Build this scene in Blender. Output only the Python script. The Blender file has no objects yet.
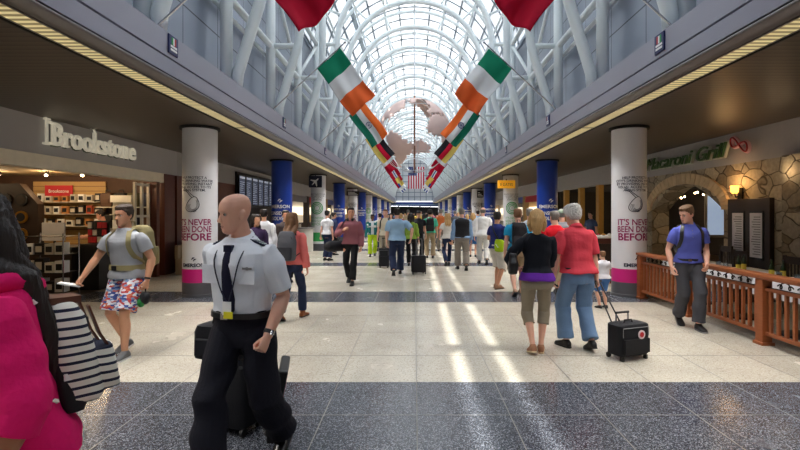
import bpy, bmesh, math, random
import numpy as np
from mathutils import Vector, Matrix, noise
PI = math.pi
rnd = random.Random(7)
C = bpy.context.scene.collection
EYE = 1.68; F = 475.0; VX = 414.5; VY = 213.0      # camera height, focal length in pixels, vanishing point

def px(x, y, d):
    """point at depth d metres seen at pixel x, y of an 800 x 450 picture"""
    return Vector(((x-VX)*d/F, d, EYE+(VY-y)*d/F))

# ------------------------------------------------------------------ materials
MATS = {}
def nodes_of(name):
    m = bpy.data.materials.new(name); m.use_nodes = True
    nt = m.node_tree
    b = nt.nodes['Principled BSDF']
    return m, nt, b
def srgb(r, g, b):
    f = lambda c: (c/255/12.92) if c/255 <= .04045 else ((c/255+.055)/1.055)**2.4
    return (f(r), f(g), f(b), 1)
def mat(name, col, rough=.6, metal=0, var=.08, scale=8, bump=0, bscale=60, emit=None, estr=0, spec=None, stretch=None, coord='Object'):
    """principled with a little procedural colour variation and optional bump"""
    if name in MATS: return MATS[name]
    m, nt, b = nodes_of(name)
    b.inputs['Roughness'].default_value = rough
    b.inputs['Metallic'].default_value = metal
    if spec is not None: b.inputs['Specular IOR Level'].default_value = spec
    tc = nt.nodes.new('ShaderNodeTexCoord'); mp = nt.nodes.new('ShaderNodeMapping')
    nt.links.new(tc.outputs[coord], mp.inputs['Vector'])
    if stretch: mp.inputs['Scale'].default_value = stretch
    if var > 0:
        n = nt.nodes.new('ShaderNodeTexNoise'); n.inputs['Scale'].default_value = scale; n.inputs['Detail'].default_value = 3
        nt.links.new(mp.outputs[0], n.inputs['Vector'])
        r = nt.nodes.new('ShaderNodeMix'); r.data_type = 'RGBA'
        r.inputs[6].default_value = tuple(c*(1-var) for c in col[:3])+(1,)
        r.inputs[7].default_value = tuple(min(1, c*(1+var)) for c in col[:3])+(1,)
        nt.links.new(n.outputs['Fac'], r.inputs[0]); nt.links.new(r.outputs[2], b.inputs['Base Color'])
    else:
        b.inputs['Base Color'].default_value = col
    if bump > 0:
        n2 = nt.nodes.new('ShaderNodeTexNoise'); n2.inputs['Scale'].default_value = bscale; n2.inputs['Detail'].default_value = 4
        nt.links.new(mp.outputs[0], n2.inputs['Vector'])
        bp = nt.nodes.new('ShaderNodeBump'); bp.inputs['Strength'].default_value = bump; bp.inputs['Distance'].default_value = .02
        nt.links.new(n2.outputs['Fac'], bp.inputs['Height']); nt.links.new(bp.outputs[0], b.inputs['Normal'])
    if emit:
        b.inputs['Emission Color'].default_value = emit; b.inputs['Emission Strength'].default_value = estr
    MATS[name] = m
    return m
def cloth(name, col, **k):
    k.setdefault('rough', .85); k.setdefault('bump', .25); k.setdefault('bscale', 25); k.setdefault('var', .06); k.setdefault('spec', .2)
    return mat(name, col, **k)

# terrazzo floor: pale buff with granite bands, chips and thin divider joints
def floor_mat(name, base, chip_d, chip_l, amount, sc=95):
    m, nt, b = nodes_of(name)
    N = nt.nodes.new; L = nt.links.new
    tc = N('ShaderNodeTexCoord')
    v = N('ShaderNodeTexVoronoi'); v.inputs['Scale'].default_value = sc; L(tc.outputs['Object'], v.inputs['Vector'])
    bw = N('ShaderNodeSeparateColor'); L(v.outputs['Color'], bw.inputs[0])
    r1 = N('ShaderNodeValToRGB'); e = r1.color_ramp.elements
    e[0].position = 0; e[0].color = chip_d; e[1].position = 1; e[1].color = chip_l
    a = e.new(amount); a.color = base; a2 = e.new(1-amount); a2.color = base
    L(bw.outputs[0], r1.inputs[0])
    n = N('ShaderNodeTexNoise'); n.inputs['Scale'].default_value = 1.3; n.inputs['Detail'].default_value = 5; L(tc.outputs['Object'], n.inputs['Vector'])
    mx = N('ShaderNodeMix'); mx.data_type = 'RGBA'; mx.blend_type = 'MULTIPLY'; mx.inputs[0].default_value = .35
    L(r1.outputs[0], mx.inputs[6]); L(n.outputs['Fac'], mx.inputs[7])
    L(mx.outputs[2], b.inputs['Base Color'])
    mr = N('ShaderNodeMapRange'); mr.inputs['To Min'].default_value = .14; mr.inputs['To Max'].default_value = .34
    L(n.outputs['Fac'], mr.inputs[0]); L(mr.outputs[0], b.inputs['Roughness'])
    MATS[name] = m
    return m
M_BUFF = floor_mat('buff terrazzo', srgb(212,204,188), srgb(172,160,142), srgb(230,222,208), .22)
M_GRAN = floor_mat('charcoal terrazzo', srgb(70,73,82), srgb(30,32,40), srgb(170,173,182), .34, 150)
M_JOINT = mat('zinc joint', srgb(124,121,114), .4, .2)
M_SHOPF = mat('shop floor', srgb(78,60,44), .35, var=.25, scale=3)

# slatted dark soffit: boards run across the hall
def soffit_mat():
    m, nt, b = nodes_of('slatted soffit'); N = nt.nodes.new; L = nt.links.new
    tc = N('ShaderNodeTexCoord'); w = N('ShaderNodeTexWave'); w.wave_type = 'BANDS'; w.bands_direction = 'Y'; w.wave_profile = 'SAW'
    w.inputs['Scale'].default_value = 2.6; L(tc.outputs['Object'], w.inputs['Vector'])
    r = N('ShaderNodeValToRGB'); e = r.color_ramp.elements
    e[0].position = .0; e[0].color = srgb(22,18,15); e[1].position = .16; e[1].color = srgb(104,92,80)
    x = e.new(.9); x.color = srgb(92,82,72)
    L(w.outputs['Fac'], r.inputs[0]); L(r.outputs[0], b.inputs['Base Color'])
    bp = N('ShaderNodeBump'); bp.inputs['Strength'].default_value = .5; bp.inputs['Distance'].default_value = .02
    L(w.outputs['Fac'], bp.inputs['Height']); L(bp.outputs[0], b.inputs['Normal'])
    b.inputs['Roughness'].default_value = .42; b.inputs['Metallic'].default_value = .3
    return m
M_SOFFIT = soffit_mat()
M_FASCIA = mat('lavender grey fascia', srgb(158,158,172), .38, .15, var=.05, scale=1.2)
M_MOLD = mat('taupe molding', srgb(104,96,92), .35, .2)
M_BLACK = mat('black gap', srgb(12,12,13), .7)
M_STEEL = mat('white painted steel', srgb(232,240,242), .33, 0, var=.04, scale=2)
M_BAR = mat('glazing bar', srgb(120,130,138), .4, .3)
M_SLAB = mat('roof slab', srgb(120,120,124), .8)
M_DARKWALL = mat('dark wall', srgb(52,46,42), .7, var=.2, scale=2)
M_BAND = mat('grey sign band', srgb(178,175,175), .45, var=.08, scale=1.5)
M_CREAM = mat('cream beam', srgb(240,230,208), .6)

def panel_mat():
    m, nt, b = nodes_of('blue grey wall panels'); N = nt.nodes.new; L = nt.links.new
    tc = N('ShaderNodeTexCoord'); sp = N('ShaderNodeSeparateXYZ'); L(tc.outputs['Object'], sp.inputs[0])
    def joint(sock, size, off, w):
        a = N('ShaderNodeMath'); a.operation = 'ADD'; a.inputs[1].default_value = off; L(sock, a.inputs[0])
        d = N('ShaderNodeMath'); d.operation = 'DIVIDE'; d.inputs[1].default_value = size; L(a.outputs[0], d.inputs[0])
        f = N('ShaderNodeMath'); f.operation = 'FRACT'; L(d.outputs[0], f.inputs[0])
        c = N('ShaderNodeMath'); c.operation = 'LESS_THAN'; c.inputs[1].default_value = w; L(f.outputs[0], c.inputs[0]); return c
    j1 = joint(sp.outputs['Y'], 1.5, 20, .016); j2 = joint(sp.outputs['Z'], 1.55, 20-5.28+.025+1.55*1, .018)
    mxx = N('ShaderNodeMath'); mxx.operation = 'MAXIMUM'; L(j1.outputs[0], mxx.inputs[0]); L(j2.outputs[0], mxx.inputs[1])
    n = N('ShaderNodeTexNoise'); n.inputs['Scale'].default_value = .5; L(tc.outputs['Object'], n.inputs['Vector'])
    c1 = N('ShaderNodeMix'); c1.data_type = 'RGBA'; c1.inputs[6].default_value = srgb(126,136,152); c1.inputs[7].default_value = srgb(156,164,178)
    L(n.outputs['Fac'], c1.inputs[0])
    c2 = N('ShaderNodeMix'); c2.data_type = 'RGBA'; c2.inputs[7].default_value = srgb(40,44,52)
    L(mxx.outputs[0], c2.inputs[0]); L(c1.outputs[2], c2.inputs[6]); L(c2.outputs[2], b.inputs['Base Color'])
    b.inputs['Roughness'].default_value = .35; b.inputs['Metallic'].default_value = .25
    return m
M_PANEL = panel_mat()

def glass_mat(name, diffuse, clear, tint):
    """fritted safety glass: white ceramic dots scatter the light, the gaps let a little straight through"""
    m, nt, b = nodes_of(name); N = nt.nodes.new; L = nt.links.new
    nt.nodes.remove(b); out = nt.nodes['Material Output']
    t = N('ShaderNodeBsdfTranslucent'); t.inputs[0].default_value = tint
    tr = N('ShaderNodeBsdfTransparent'); tr.inputs[0].default_value = (.93,.97,1,1)
    g = N('ShaderNodeBsdfGlossy'); g.inputs['Roughness'].default_value = .08
    a = N('ShaderNodeMixShader'); a.inputs[0].default_value = clear; df = N('ShaderNodeBsdfDiffuse'); df.inputs[0].default_value = (.85,.88,.9,1)
    fr = N('ShaderNodeMixShader'); fr.inputs[0].default_value = .4; L(t.outputs[0], fr.inputs[1]); L(df.outputs[0], fr.inputs[2]); L(fr.outputs[0], a.inputs[1]); L(tr.outputs[0], a.inputs[2])
    c = N('ShaderNodeMixShader'); c.inputs[0].default_value = .05; L(a.outputs[0], c.inputs[1]); L(g.outputs[0], c.inputs[2])
    L(c.outputs[0], out.inputs[0]); MATS[name] = m
    return m
M_FRIT = glass_mat('fritted glass', 1, .06, (.43,.452,.47,1))
M_CLEAR = glass_mat('clear glass', 1, .86, (.93,.97,1,1))

def stone_mat():
    m, nt, b = nodes_of('field stone'); N = nt.nodes.new; L = nt.links.new
    tc = N('ShaderNodeTexCoord'); mp = N('ShaderNodeMapping'); mp.inputs['Scale'].default_value = (1,1,1.5)
    L(tc.outputs['Object'], mp.inputs[0])
    nz = N('ShaderNodeTexNoise'); nz.inputs['Scale'].default_value = 1.6; L(mp.outputs[0], nz.inputs['Vector'])
    ad = N('ShaderNodeMix'); ad.data_type = 'RGBA'; ad.inputs[0].default_value = .25; L(mp.outputs[0], ad.inputs[6]); L(nz.outputs['Color'], ad.inputs[7])
    v = N('ShaderNodeTexVoronoi'); v.inputs['Scale'].default_value = 3.3; L(ad.outputs[2], v.inputs['Vector'])
    ve = N('ShaderNodeTexVoronoi'); ve.feature = 'DISTANCE_TO_EDGE'; ve.inputs['Scale'].default_value = 3.3; L(ad.outputs[2], ve.inputs['Vector'])
    s = N('ShaderNodeSeparateColor'); L(v.outputs['Color'], s.inputs[0])
    r = N('ShaderNodeValToRGB'); e = r.color_ramp.elements
    e[0].color = srgb(160,142,114); e[1].color = srgb(226,206,170); x = e.new(.5); x.color = srgb(194,182,158)
    L(s.outputs[0], r.inputs[0])
    n2 = N('ShaderNodeTexNoise'); n2.inputs['Scale'].default_value = 14; n2.inputs['Detail'].default_value = 6; L(tc.outputs['Object'], n2.inputs['Vector'])
    m1 = N('ShaderNodeMix'); m1.data_type = 'RGBA'; m1.blend_type = 'MULTIPLY'; m1.inputs[0].default_value = .6; L(r.outputs[0], m1.inputs[6]); L(n2.outputs['Fac'], m1.inputs[7])
    e2 = N('ShaderNodeMapRange'); e2.inputs['From Max'].default_value = .035; L(ve.outputs['Distance'], e2.inputs[0])
    m2 = N('ShaderNodeMix'); m2.data_type = 'RGBA'; m2.inputs[6].default_value = srgb(92,78,60); L(e2.outputs[0], m2.inputs[0]); L(m1.outputs[2], m2.inputs[7])
    L(m2.outputs[2], b.inputs['Base Color']); b.inputs['Roughness'].default_value = .85
    bp = N('ShaderNodeBump'); bp.inputs['Strength'].default_value = .9; bp.inputs['Distance'].default_value = .05
    L(e2.outputs[0], bp.inputs['Height']); L(bp.outputs[0], b.inputs['Normal'])
    return m
M_STONE = stone_mat()
def brick_mat():
    return mat('arch brick', srgb(214,190,152), .8, var=.25, scale=5, bump=.4, bscale=20)
M_BRICK = brick_mat()
def wood(name, c, rough=.45): return mat(name, c, rough, var=.25, scale=6, stretch=(1,1,8), bump=.08, bscale=30)
M_RAIL = wood('russet rail wood', srgb(152,84,46))
M_REDWOOD = wood('red brown panel wood', srgb(92,42,26))
M_WALNUT = wood('dark walnut', srgb(46,32,24))
M_MAROON = mat('ad magenta', srgb(212,26,128), .4, var=.03)
M_WHITEWRAP = mat('white wrap', srgb(226,226,230), .35, var=.03)
M_BLUEWRAP = mat('blue wrap', srgb(28,62,158), .32, var=.05)
M_GREYBASE = mat('grey base', srgb(98,98,102), .4, .3)
M_INK = mat('navy ink', srgb(28,34,60), .6, var=0)
M_WINE = mat('wine ink', srgb(150,22,92), .6, var=0)
M_WHITE = mat('white', srgb(240,240,240), .55, var=.02)
M_OFFWHITE = mat('off white', srgb(216,212,202), .6)
M_GREENINK = mat('green ink', srgb(52,160,84), .6, var=.05)
M_CHROME = mat('chrome', srgb(200,200,205), .2, 1, var=0)
M_BLK = mat('black plastic', srgb(22,22,24), .45)
M_IRON = mat('black iron', srgb(18,17,17), .5, .5)
M_GREY = mat('mid grey', srgb(128,128,130), .6)
M_RED = mat('red', srgb(186,22,36), .6, var=.05)
M_CARD = mat('pale card', srgb(196,190,178), .7)
M_GOLD = mat('brass gold', srgb(206,150,60), .3, .8)
M_SLAT = mat('cream slatwall', srgb(176,142,88), .6)
M_BULB = mat('warm bulb', srgb(255,200,130), .4, emit=(1,.66,.32,1), estr=18, var=0)
M_DOWN = mat('warm downlight', srgb(255,220,170), .4, emit=(1,.78,.5,1), estr=9, var=0)

# ------------------------------------------------------------------ mesh builder
class MB:
    def __init__(s): s.v = []; s.f = []; s.m = []
    def add(s, vs, fs, mi=0):
        o = len(s.v); s.v += [tuple(v) for v in vs]
        s.f += [tuple(i+o for i in f) for f in fs]; s.m += [mi]*len(fs); return s
    def box(s, x0, x1, y0, y1, z0, z1, mi=0):
        vs = [(x,y,z) for z in (z0,z1) for y in (y0,y1) for x in (x0,x1)]
        return s.add(vs, [(0,2,3,1),(4,5,7,6),(0,1,5,4),(2,6,7,3),(0,4,6,2),(1,3,7,5)], mi)
    def cbox(s, c, h, R=None, mi=0):
        """box of half sizes h about c, turned by matrix R"""
        vs = [Vector((x*h[0],y*h[1],z*h[2])) for z in (-1,1) for y in (-1,1) for x in (-1,1)]
        if R is not None: vs = [R @ v for v in vs]
        vs = [v+Vector(c) for v in vs]
        return s.add(vs, [(0,2,3,1),(4,5,7,6),(0,1,5,4),(2,6,7,3),(0,4,6,2),(1,3,7,5)], mi)
    def loft(s, rings, mi=0, cap=True, closed=False):
        n = len(rings[0]); k = len(rings)
        vs = [p for r in rings for p in r]; fs = []
        for i in range(k-1 if not closed else k):
            a = i*n; b = ((i+1) % k)*n
            for j in range(n): fs.append((a+j, a+(j+1) % n, b+(j+1) % n, b+j))
        if cap and not closed: fs.append(tuple(range(n-1,-1,-1))); fs.append(tuple((k-1)*n+j for j in range(n)))
        return s.add(vs, fs, mi)
    def tube(s, pts, r, n=8, mi=0, cap=True, closed=False, round_=False):
        pts = [Vector(p) for p in pts]; k = len(pts)
        rs = list(r) if hasattr(r, '__len__') else [r]*k
        tang = []
        for i in range(k):
            a = pts[i-1] if (i > 0 or closed) else pts[i]; b = pts[(i+1) % k] if (i < k-1 or closed) else pts[i]
            tang.append((b-a).normalized())
        up = Vector((0,0,1)) if abs(tang[0].z) < .9 else Vector((0,1,0))
        u = tang[0].cross(up).normalized(); rings = []
        for i in range(k):
            t = tang[i]; u = (u - t*u.dot(t)).normalized(); w = t.cross(u)
            rings.append([pts[i]+(u*math.cos(2*PI*j/n)+w*math.sin(2*PI*j/n))*rs[i] for j in range(n)])
        if round_ and not closed:
            def cp(ci, t, ring, r0):
                out = []
                for q in (.45,.8,.97):
                    sc = math.sqrt(max(0,1-q*q)); out.append([ci+(p-ci)*sc+t*r0*q for p in ring])
                return out
            rings = list(reversed(cp(pts[0], -tang[0], rings[0], rs[0]))) + rings + cp(pts[-1], tang[-1], rings[-1], rs[-1])
        return s.loft(rings, mi, cap, closed)
    def lathe(s, prof, c=(0,0,0), n=24, mi=0, a0=0):
        rings = [[(c[0]+r*math.cos(a0+2*PI*j/n), c[1]+r*math.sin(a0+2*PI*j/n), c[2]+z) for j in range(n)] for r, z in prof]
        return s.loft(rings, mi)
    def ball(s, c, r, n=10, k=7, mi=0):
        r = r if hasattr(r,'__len__') else (r,r,r); rings = []
        for i in range(1,k):
            a = -PI/2+PI*i/k
            rings.append([(c[0]+r[0]*math.cos(a)*math.cos(2*PI*j/n), c[1]+r[1]*math.cos(a)*math.sin(2*PI*j/n), c[2]+r[2]*math.sin(a)) for j in range(n)])
        return s.loft(rings, mi)
    def prism(s, poly, axis, a0, a1, mi=0):
        """closed 2D polygon pushed along an axis: 'x': (y,z)  'y': (x,z)  'z': (x,y)"""
        def P(p, a): return {'x': (a,p[0],p[1]), 'y': (p[0],a,p[1]), 'z': (p[0],p[1],a)}[axis]
        return s.loft([[P(p,a0) for p in poly], [P(p,a1) for p in poly]], mi)
    def quad(s, a, b, c, d, mi=0): return s.add([a,b,c,d], [(0,1,2,3)], mi)
    def mesh(s, name):
        me = bpy.data.meshes.new(name); me.from_pydata(s.v, [], s.f)
        me.polygons.foreach_set('material_index', s.m); me.update()
        bm = bmesh.new(); bm.from_mesh(me); bmesh.ops.recalc_face_normals(bm, faces=bm.faces); bm.to_mesh(me); bm.free()
        return me
    def build(s, name, mats, parent=None, smooth=False, bevel=0, loc=None):
        me = s.mesh(name)
        return link(name, me, mats, parent, smooth, bevel, loc)
def link(name, me, mats, parent=None, smooth=False, bevel=0, loc=None):
    for m in (mats if isinstance(mats,(list,tuple)) else [mats]): me.materials.append(m)
    if smooth:
        me.polygons.foreach_set('use_smooth', [True]*len(me.polygons))
        if smooth != 'all': me.set_sharp_from_angle(angle=math.radians(40))
    o = bpy.data.objects.new(name, me); C.objects.link(o)
    if parent: o.parent = parent
    if loc is not None: o.location = loc
    if bevel:
        b = o.modifiers.new('bevel','BEVEL'); b.width = bevel; b.segments = 2; b.limit_method = 'ANGLE'
    return o
def empty(name, loc=(0,0,0), rz=0):
    o = bpy.data.objects.new(name, None); C.objects.link(o); o.location = loc; o.rotation_euler = (0,0,rz); o.empty_display_size = .2
    return o
def tag(o, label=None, cat=None, group=None, kind=None):
    if label: o['label'] = label
    if cat: o['category'] = cat
    if group: o['group'] = group
    if kind: o['kind'] = kind
    return o
KIDS = {}
def copy_tree(o, parent=None):
    c = o.copy(); C.objects.link(c)
    if parent: c.parent = parent
    for ch in list(o.children): copy_tree(ch, c)
    return c
def struct(o): o['kind'] = 'structure'; return o
ORD = ['first','second','third','fourth','fifth','sixth','seventh','eighth','ninth','tenth','eleventh','twelfth','thirteenth','fourteenth','fifteenth',
       'sixteenth','seventeenth','eighteenth','nineteenth','twentieth','twenty-first','twenty-second','twenty-third','twenty-fourth','twenty-fifth',
       'twenty-sixth','twenty-seventh','twenty-eighth','twenty-ninth','thirtieth']

def text_data(body, size=1, extrude=0, align='CENTER', shear=0, bold=0, space=1.0):
    cu = bpy.data.curves.new('txt','FONT'); cu.body = body; cu.size = size; cu.extrude = extrude; cu.align_x = align
    cu.shear = shear; cu.offset = bold; cu.space_character = space; cu.resolution_u = 3
    o = bpy.data.objects.new('txt', cu); C.objects.link(o)
    dg = bpy.context.evaluated_depsgraph_get(); dg.update()
    me = o.evaluated_get(dg).to_mesh()
    vs = [v.co.copy() for v in me.vertices]; fs = [tuple(p.vertices) for p in me.polygons]
    o.evaluated_get(dg).to_mesh_clear()
    bpy.data.objects.remove(o); bpy.data.curves.remove(cu)
    return vs, fs
def text_into(mb, body, size, M, mi=0, width=None, **k):
    """flat lettering placed by matrix M: x to the right, y up, z out of the surface"""
    vs, fs = text_data(body, size, **k)
    if width and vs:
        w = max(v.x for v in vs)-min(v.x for v in vs); q = width/w
        for v in vs: v.x *= q
    mb.add([M @ v for v in vs], fs, mi)
def text_round(mb, body, size, cx, cy, R, z, ang=-PI/2, mi=0, width=None, **k):
    """lettering bent round an upright cylinder, centred on direction ang"""
    vs, fs = text_data(body, size, **k)
    w = max(v.x for v in vs)-min(v.x for v in vs)
    q = width/w if width else 1
    out = []
    for v in vs:
        a = ang+v.x*q/R; r = R+.006+v.z
        out.append((cx+r*math.cos(a), cy+r*math.sin(a), z+v.y))
    mb.add(out, fs, mi)
# ================================================================== THE HALL
Y0, Y1 = -5.4, 84.75          # the vaulted hall runs along Y
CEIL = 3.43                    # soffit over the shop fronts
LEDGE = 4.13; SPR = 8.33       # top of the fascia, springing of the vault
# ---- floor: buff terrazzo with charcoal bands, one mesh, two materials + joints
mb = MB()
bands = [(1.2,4.72),(8.95,10.15)] + [(9.55+6*k-.5, 9.55+6*k+.5) for k in range(1,13)]
y = -6.0
for a, b in bands:
    mb.quad((-6.8,y,0),(7,y,0),(7,a,0),(-6.8,a,0),0); mb.quad((-6.8,a,0),(7,a,0),(7,b,0),(-6.8,b,0),1); y = b
mb.quad((-6.8,y,0),(7,y,0),(7,110,0),(-6.8,110,0),0)
mb.quad((-15,-6,0),(-6.8,-6,0),(-6.8,110,0),(-15,110,0),2); mb.quad((7,-6,0),(15,-6,0),(15,110,0),(7,110,0),2)
struct(mb.build('floor', [M_BUFF, M_GRAN, M_SHOPF]))
mb = MB()
for k in range(-8,9):
    x = .02+.775*k; mb.box(x-.004,x+.004,1.2,30,-.004,.0012)
for yy in [3.95,5.6,6.7,7.8,8.95,10.15,11.5,12.8,14.1]: mb.box(-6.2,6.2,yy-.004,yy+.004,-.004,.0012)
struct(mb.build('trim_1', M_JOINT))

# ---- soffits and fascia, a long extrusion on either side
def side(sx):
    nm = 'left' if sx < 0 else 'right'
    X = lambda v: v*sx
    struct(MB().box(min(X(3.68),X(7.6)),max(X(3.68),X(7.6)),-6,Y1+1,CEIL,CEIL+.05).build('ceiling_'+nm, M_SOFFIT))
    struct(MB().box(min(X(3.45),X(15)),max(X(3.45),X(15)),-6,Y1+1,LEDGE-.1,LEDGE-.02).build('ceiling_roof_'+nm, M_SLAB))
    m = MB()
    # strip light trough, half round molding, lower fascia, groove, upper fascia
    prof = [(3.33,CEIL+.02),(3.36,CEIL-.02)]
    prof = [(X(3.345+.05*(1-math.cos(t))-.05+.02), CEIL+.065+.065*math.sin(t)) for t in [0]]
    n = 9; half = [(X(3.36-.085*math.sin(PI*i/n)), CEIL+.005+.125*(i/n)) for i in range(n+1)]
    m.prism(half+[(X(3.42),CEIL+.13),(X(3.42),CEIL+.005)], 'y', -6, Y1+1, 1)
    m.box(min(X(3.32),X(3.44)),max(X(3.32),X(3.44)),-6,Y1+1,CEIL+.13,CEIL+.335,0)
    m.box(min(X(3.38),X(3.44)),max(X(3.38),X(3.44)),-6,Y1+1,CEIL+.335,CEIL+.375,2)
    m.box(min(X(3.34),X(3.44)),max(X(3.34),X(3.44)),-6,Y1+1,CEIL+.375,LEDGE,0)
    m.box(min(X(3.38),X(4.2)),max(X(3.38),X(4.2)),-6,Y1+1,LEDGE-.06,LEDGE-.015,0)
    m.box(min(X(3.42),X(3.44)),max(X(3.42),X(3.44)),-6,Y1+1,CEIL,LEDGE-.06,2)
    # small lips that close the light trough
    m.box(min(X(3.672),X(3.69)),max(X(3.672),X(3.69)),-6,Y1+1,CEIL-.025,CEIL+.06,2)
    m.box(min(X(3.43),X(3.69)),max(X(3.43),X(3.69)),-6,Y1+1,CEIL+.06,CEIL+.09,2)
    struct(m.build('trim_fascia_'+nm, [M_FASCIA, M_MOLD, M_BLACK], smooth=True))
    # clerestory wall of metal panels behind the steel
    p = MB().box(min(X(4.15),X(4.25)),max(X(4.15),X(4.25)),-6,Y1+1,LEDGE-.1,SPR)
    p.box(min(X(4.10),X(4.16)),max(X(4.10),X(4.16)),-6,Y1+1,SPR-.14,SPR+.02)
    struct(p.build('wall_'+nm, M_PANEL))
side(-1); side(1)

# strip lights: one long luminaire per side and bay, louvred
def louvre_mat():
    m, nt, b = nodes_of('louvred diffuser'); N = nt.nodes.new; L = nt.links.new
    tc = N('ShaderNodeTexCoord'); w = N('ShaderNodeTexWave'); w.bands_direction = 'Y'; w.inputs['Scale'].default_value = 3.2
    L(tc.outputs['Object'], w.inputs['Vector'])
    r = N('ShaderNodeValToRGB'); r.color_ramp.elements[0].color = srgb(120,104,66); r.color_ramp.elements[1].color = srgb(228,212,160)
    L(w.outputs['Fac'], r.inputs[0]); L(r.outputs[0], b.inputs['Base Color']); L(r.outputs[0], b.inputs['Emission Color'])
    b.inputs['Emission Strength'].default_value = .42; return m
M_LOUV = louvre_mat()
proto = None
for sx, nm in ((-1,'left'),(1,'right')):
    for k in range(-1,13):
        yc = 3.75+6*k+3
        if proto is None:
            proto = empty('strip_light', (0,0,0))
            d = MB().box(-.11,.11,-2.97,2.97,0,.02); d.build('diffuser', M_LOUV, proto)
            MB().box(-.135,-.11,-2.98,2.98,-.006,.05).box(.11,.135,-2.98,2.98,-.006,.05).box(-.11,.11,-3.0,-2.97,-.006,.05).box(-.11,.11,2.97,3.0,-.006,.05).build('housing', M_MOLD, proto)
            o = proto
        else: o = copy_tree(proto)
        o.location = (sx*3.55, yc, CEIL-.002)
        tag(o, f'{ORD[max(0,k+1)]} louvred strip light from the front along the {nm} soffit edge', 'light', 'louvred strip lights under the fascias')

# ---- white tubular arches
RI, RO, XP = 3.05, 3.86, 3.86
def arc(R, n=28, a0=0, a1=PI): return [(R*math.cos(a0+(a1-a0)*i/n), 0, SPR+R*math.sin(a0+(a1-a0)*i/n)) for i in range(n+1)]
def hoop_pts():
    leg = [(3.66,LEDGE-.03),(3.62,4.55),(3.5,4.95),(3.36,5.4),(3.22,5.85),(3.12,6.2),(3.07,6.6),(3.05,7.2),(3.05,7.8)]
    L = [(x,0,z) for x, z in leg]
    return L + arc(RI) + [(-x,0,z) for x, _, z in reversed(L)]
arch = empty('roof_arch')
MB().tube(hoop_pts(), .115, 12).build('inner_hoop', M_STEEL, arch, 'all')
MB().tube(arc(RO), .085, 10).build('outer_hoop', M_STEEL, arch, 'all')
for s in (1,-1):
    MB().tube([(s*XP,0,LEDGE-.03),(s*XP,0,SPR)], .125, 12).build('post', M_STEEL, arch, 'all')
    for z, xi in ((6.16,3.12),(SPR,RI)):
        MB().tube([(s*XP,0,z),(s*xi,0,z)], .075, 10).build('strut', M_STEEL, arch, 'all')
for a in (22,45,67,90,113,135,158):
    c, q = math.cos(math.radians(a)), math.sin(math.radians(a))
    MB().tube([(RI*c,0,SPR+RI*q),(RO*c,0,SPR+RO*q)], .05, 8).build('strut', M_STEEL, arch, 'all')
archY = [9.75+3*k for k in range(-5,26)]
vis = 0
for k, yy in enumerate(archY):
    o = arch if k == 0 else copy_tree(arch)
    o.location = (0,yy,0)
    # counted from the first whose legs can be seen in the upper corners
    i = k-4
    lab = f'{ORD[i]} white tubular steel arch from the front of the vaulted hall' if i >= 0 else 'white tubular steel arch overhead before the first one in view'
    tag(o, lab, 'arch', 'white tubular roof arches')
# long tubes that tie the arches together
def longtube(name, pts, r, lab, n=10):
    o = MB().tube(pts, r, n).build(name, M_STEEL, None, 'all'); struct(o); return o
for s, nm in ((-1,'left'),(1,'right')):
    longtube('trim_tie_tube', [(s*XP,-5,6.16),(s*XP,Y1,6.16)], .085, f'white tube along the {nm} wall halfway up the posts')
    longtube('trim_tie_tube', [(s*XP,-5,SPR),(s*XP,Y1,SPR)], .085, f'white tube along the {nm} wall at the top of the posts')
    longtube('trim_tie_tube', [(s*4.05,-5,5.98),(s*4.05,Y1,5.98)], .05, f'thin white tube against the {nm} wall panels below the halfway tube')
    # bracing between posts in the upper tier
    for k in range(3, len(archY)-1):
        o = empty('diagonal_brace', (s*XP, archY[k], 6.16))
        hh = SPR-6.16
        MB().tube([(0,.2,.18),(0,2.8,hh-.18)] if k % 2 else [(0,.2,hh-.18),(0,2.8,.18)], .06, 8).build('brace_tube', M_STEEL, o, 'all')
        tag(o, f'{ORD[k-3]} diagonal brace from the front between the upper posts of the {nm} wall', 'brace', 'diagonal braces on the walls')
for j, a in enumerate((22,45,67,90,113,135,158)):
    c, q = math.cos(math.radians(a)), math.sin(math.radians(a))
    longtube('trim_purlin', [(RO*c,-5,SPR+RO*q),(RO*c,Y1,SPR+RO*q)], .055,
             ['rightmost white purlin low on the vault','second white purlin from the right of the vault','third white purlin from the right, just right of the crown','white purlin along the crown of the vault',
              'third white purlin from the left, just left of the crown','second white purlin from the left of the vault','leftmost white purlin low on the vault'][j], 8)

# ---- vault glazing
RG = 4.12; NS = 16
def gp(a, r=RG): return (r*math.cos(a), SPR+r*math.sin(a))
SEGS = [PI*i/NS for i in range(NS+1)]
CL0, CL1 = math.radians(130.7), math.radians(135.3)      # the clear lights of glass on the left slope
CM0, CM1 = math.radians(137.66), math.radians(139.93)
cuts = sorted(SEGS+[CL0,CL1,CM0,CM1])
g = MB(); gc = MB()
for i in range(len(cuts)-1):
    a, b = cuts[i], cuts[i+1]; mid = (a+b)/2
    tgt = gc if (CL0 < mid < CL1 or CM0 < mid < CM1) else g
    (xa,za),(xb,zb) = gp(a), gp(b)
    (xc,zc),(xd,zd) = gp(b,RG+.03), gp(a,RG+.03)
    tgt.add([(xa,-6,za),(xb,-6,zb),(xb,Y1+1,zb),(xa,Y1+1,za)],[(0,1,2,3)])
struct(g.build('window_1', M_FRIT)); struct(gc.build('window_2', M_CLEAR))
t = MB()
for a in SEGS:
    if a in (0,): continue
    c, q = math.cos(a), math.sin(a); R = Matrix(((c,0,-q),(0,1,0),(q,0,c)))
    t.cbox((RG*c,(Y0+Y1)/2,SPR+RG*q), (.05,(Y1-Y0)/2+1,.035), R)
c = math.cos((CL1+CM0)/2); q = math.sin((CL1+CM0)/2)
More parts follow.
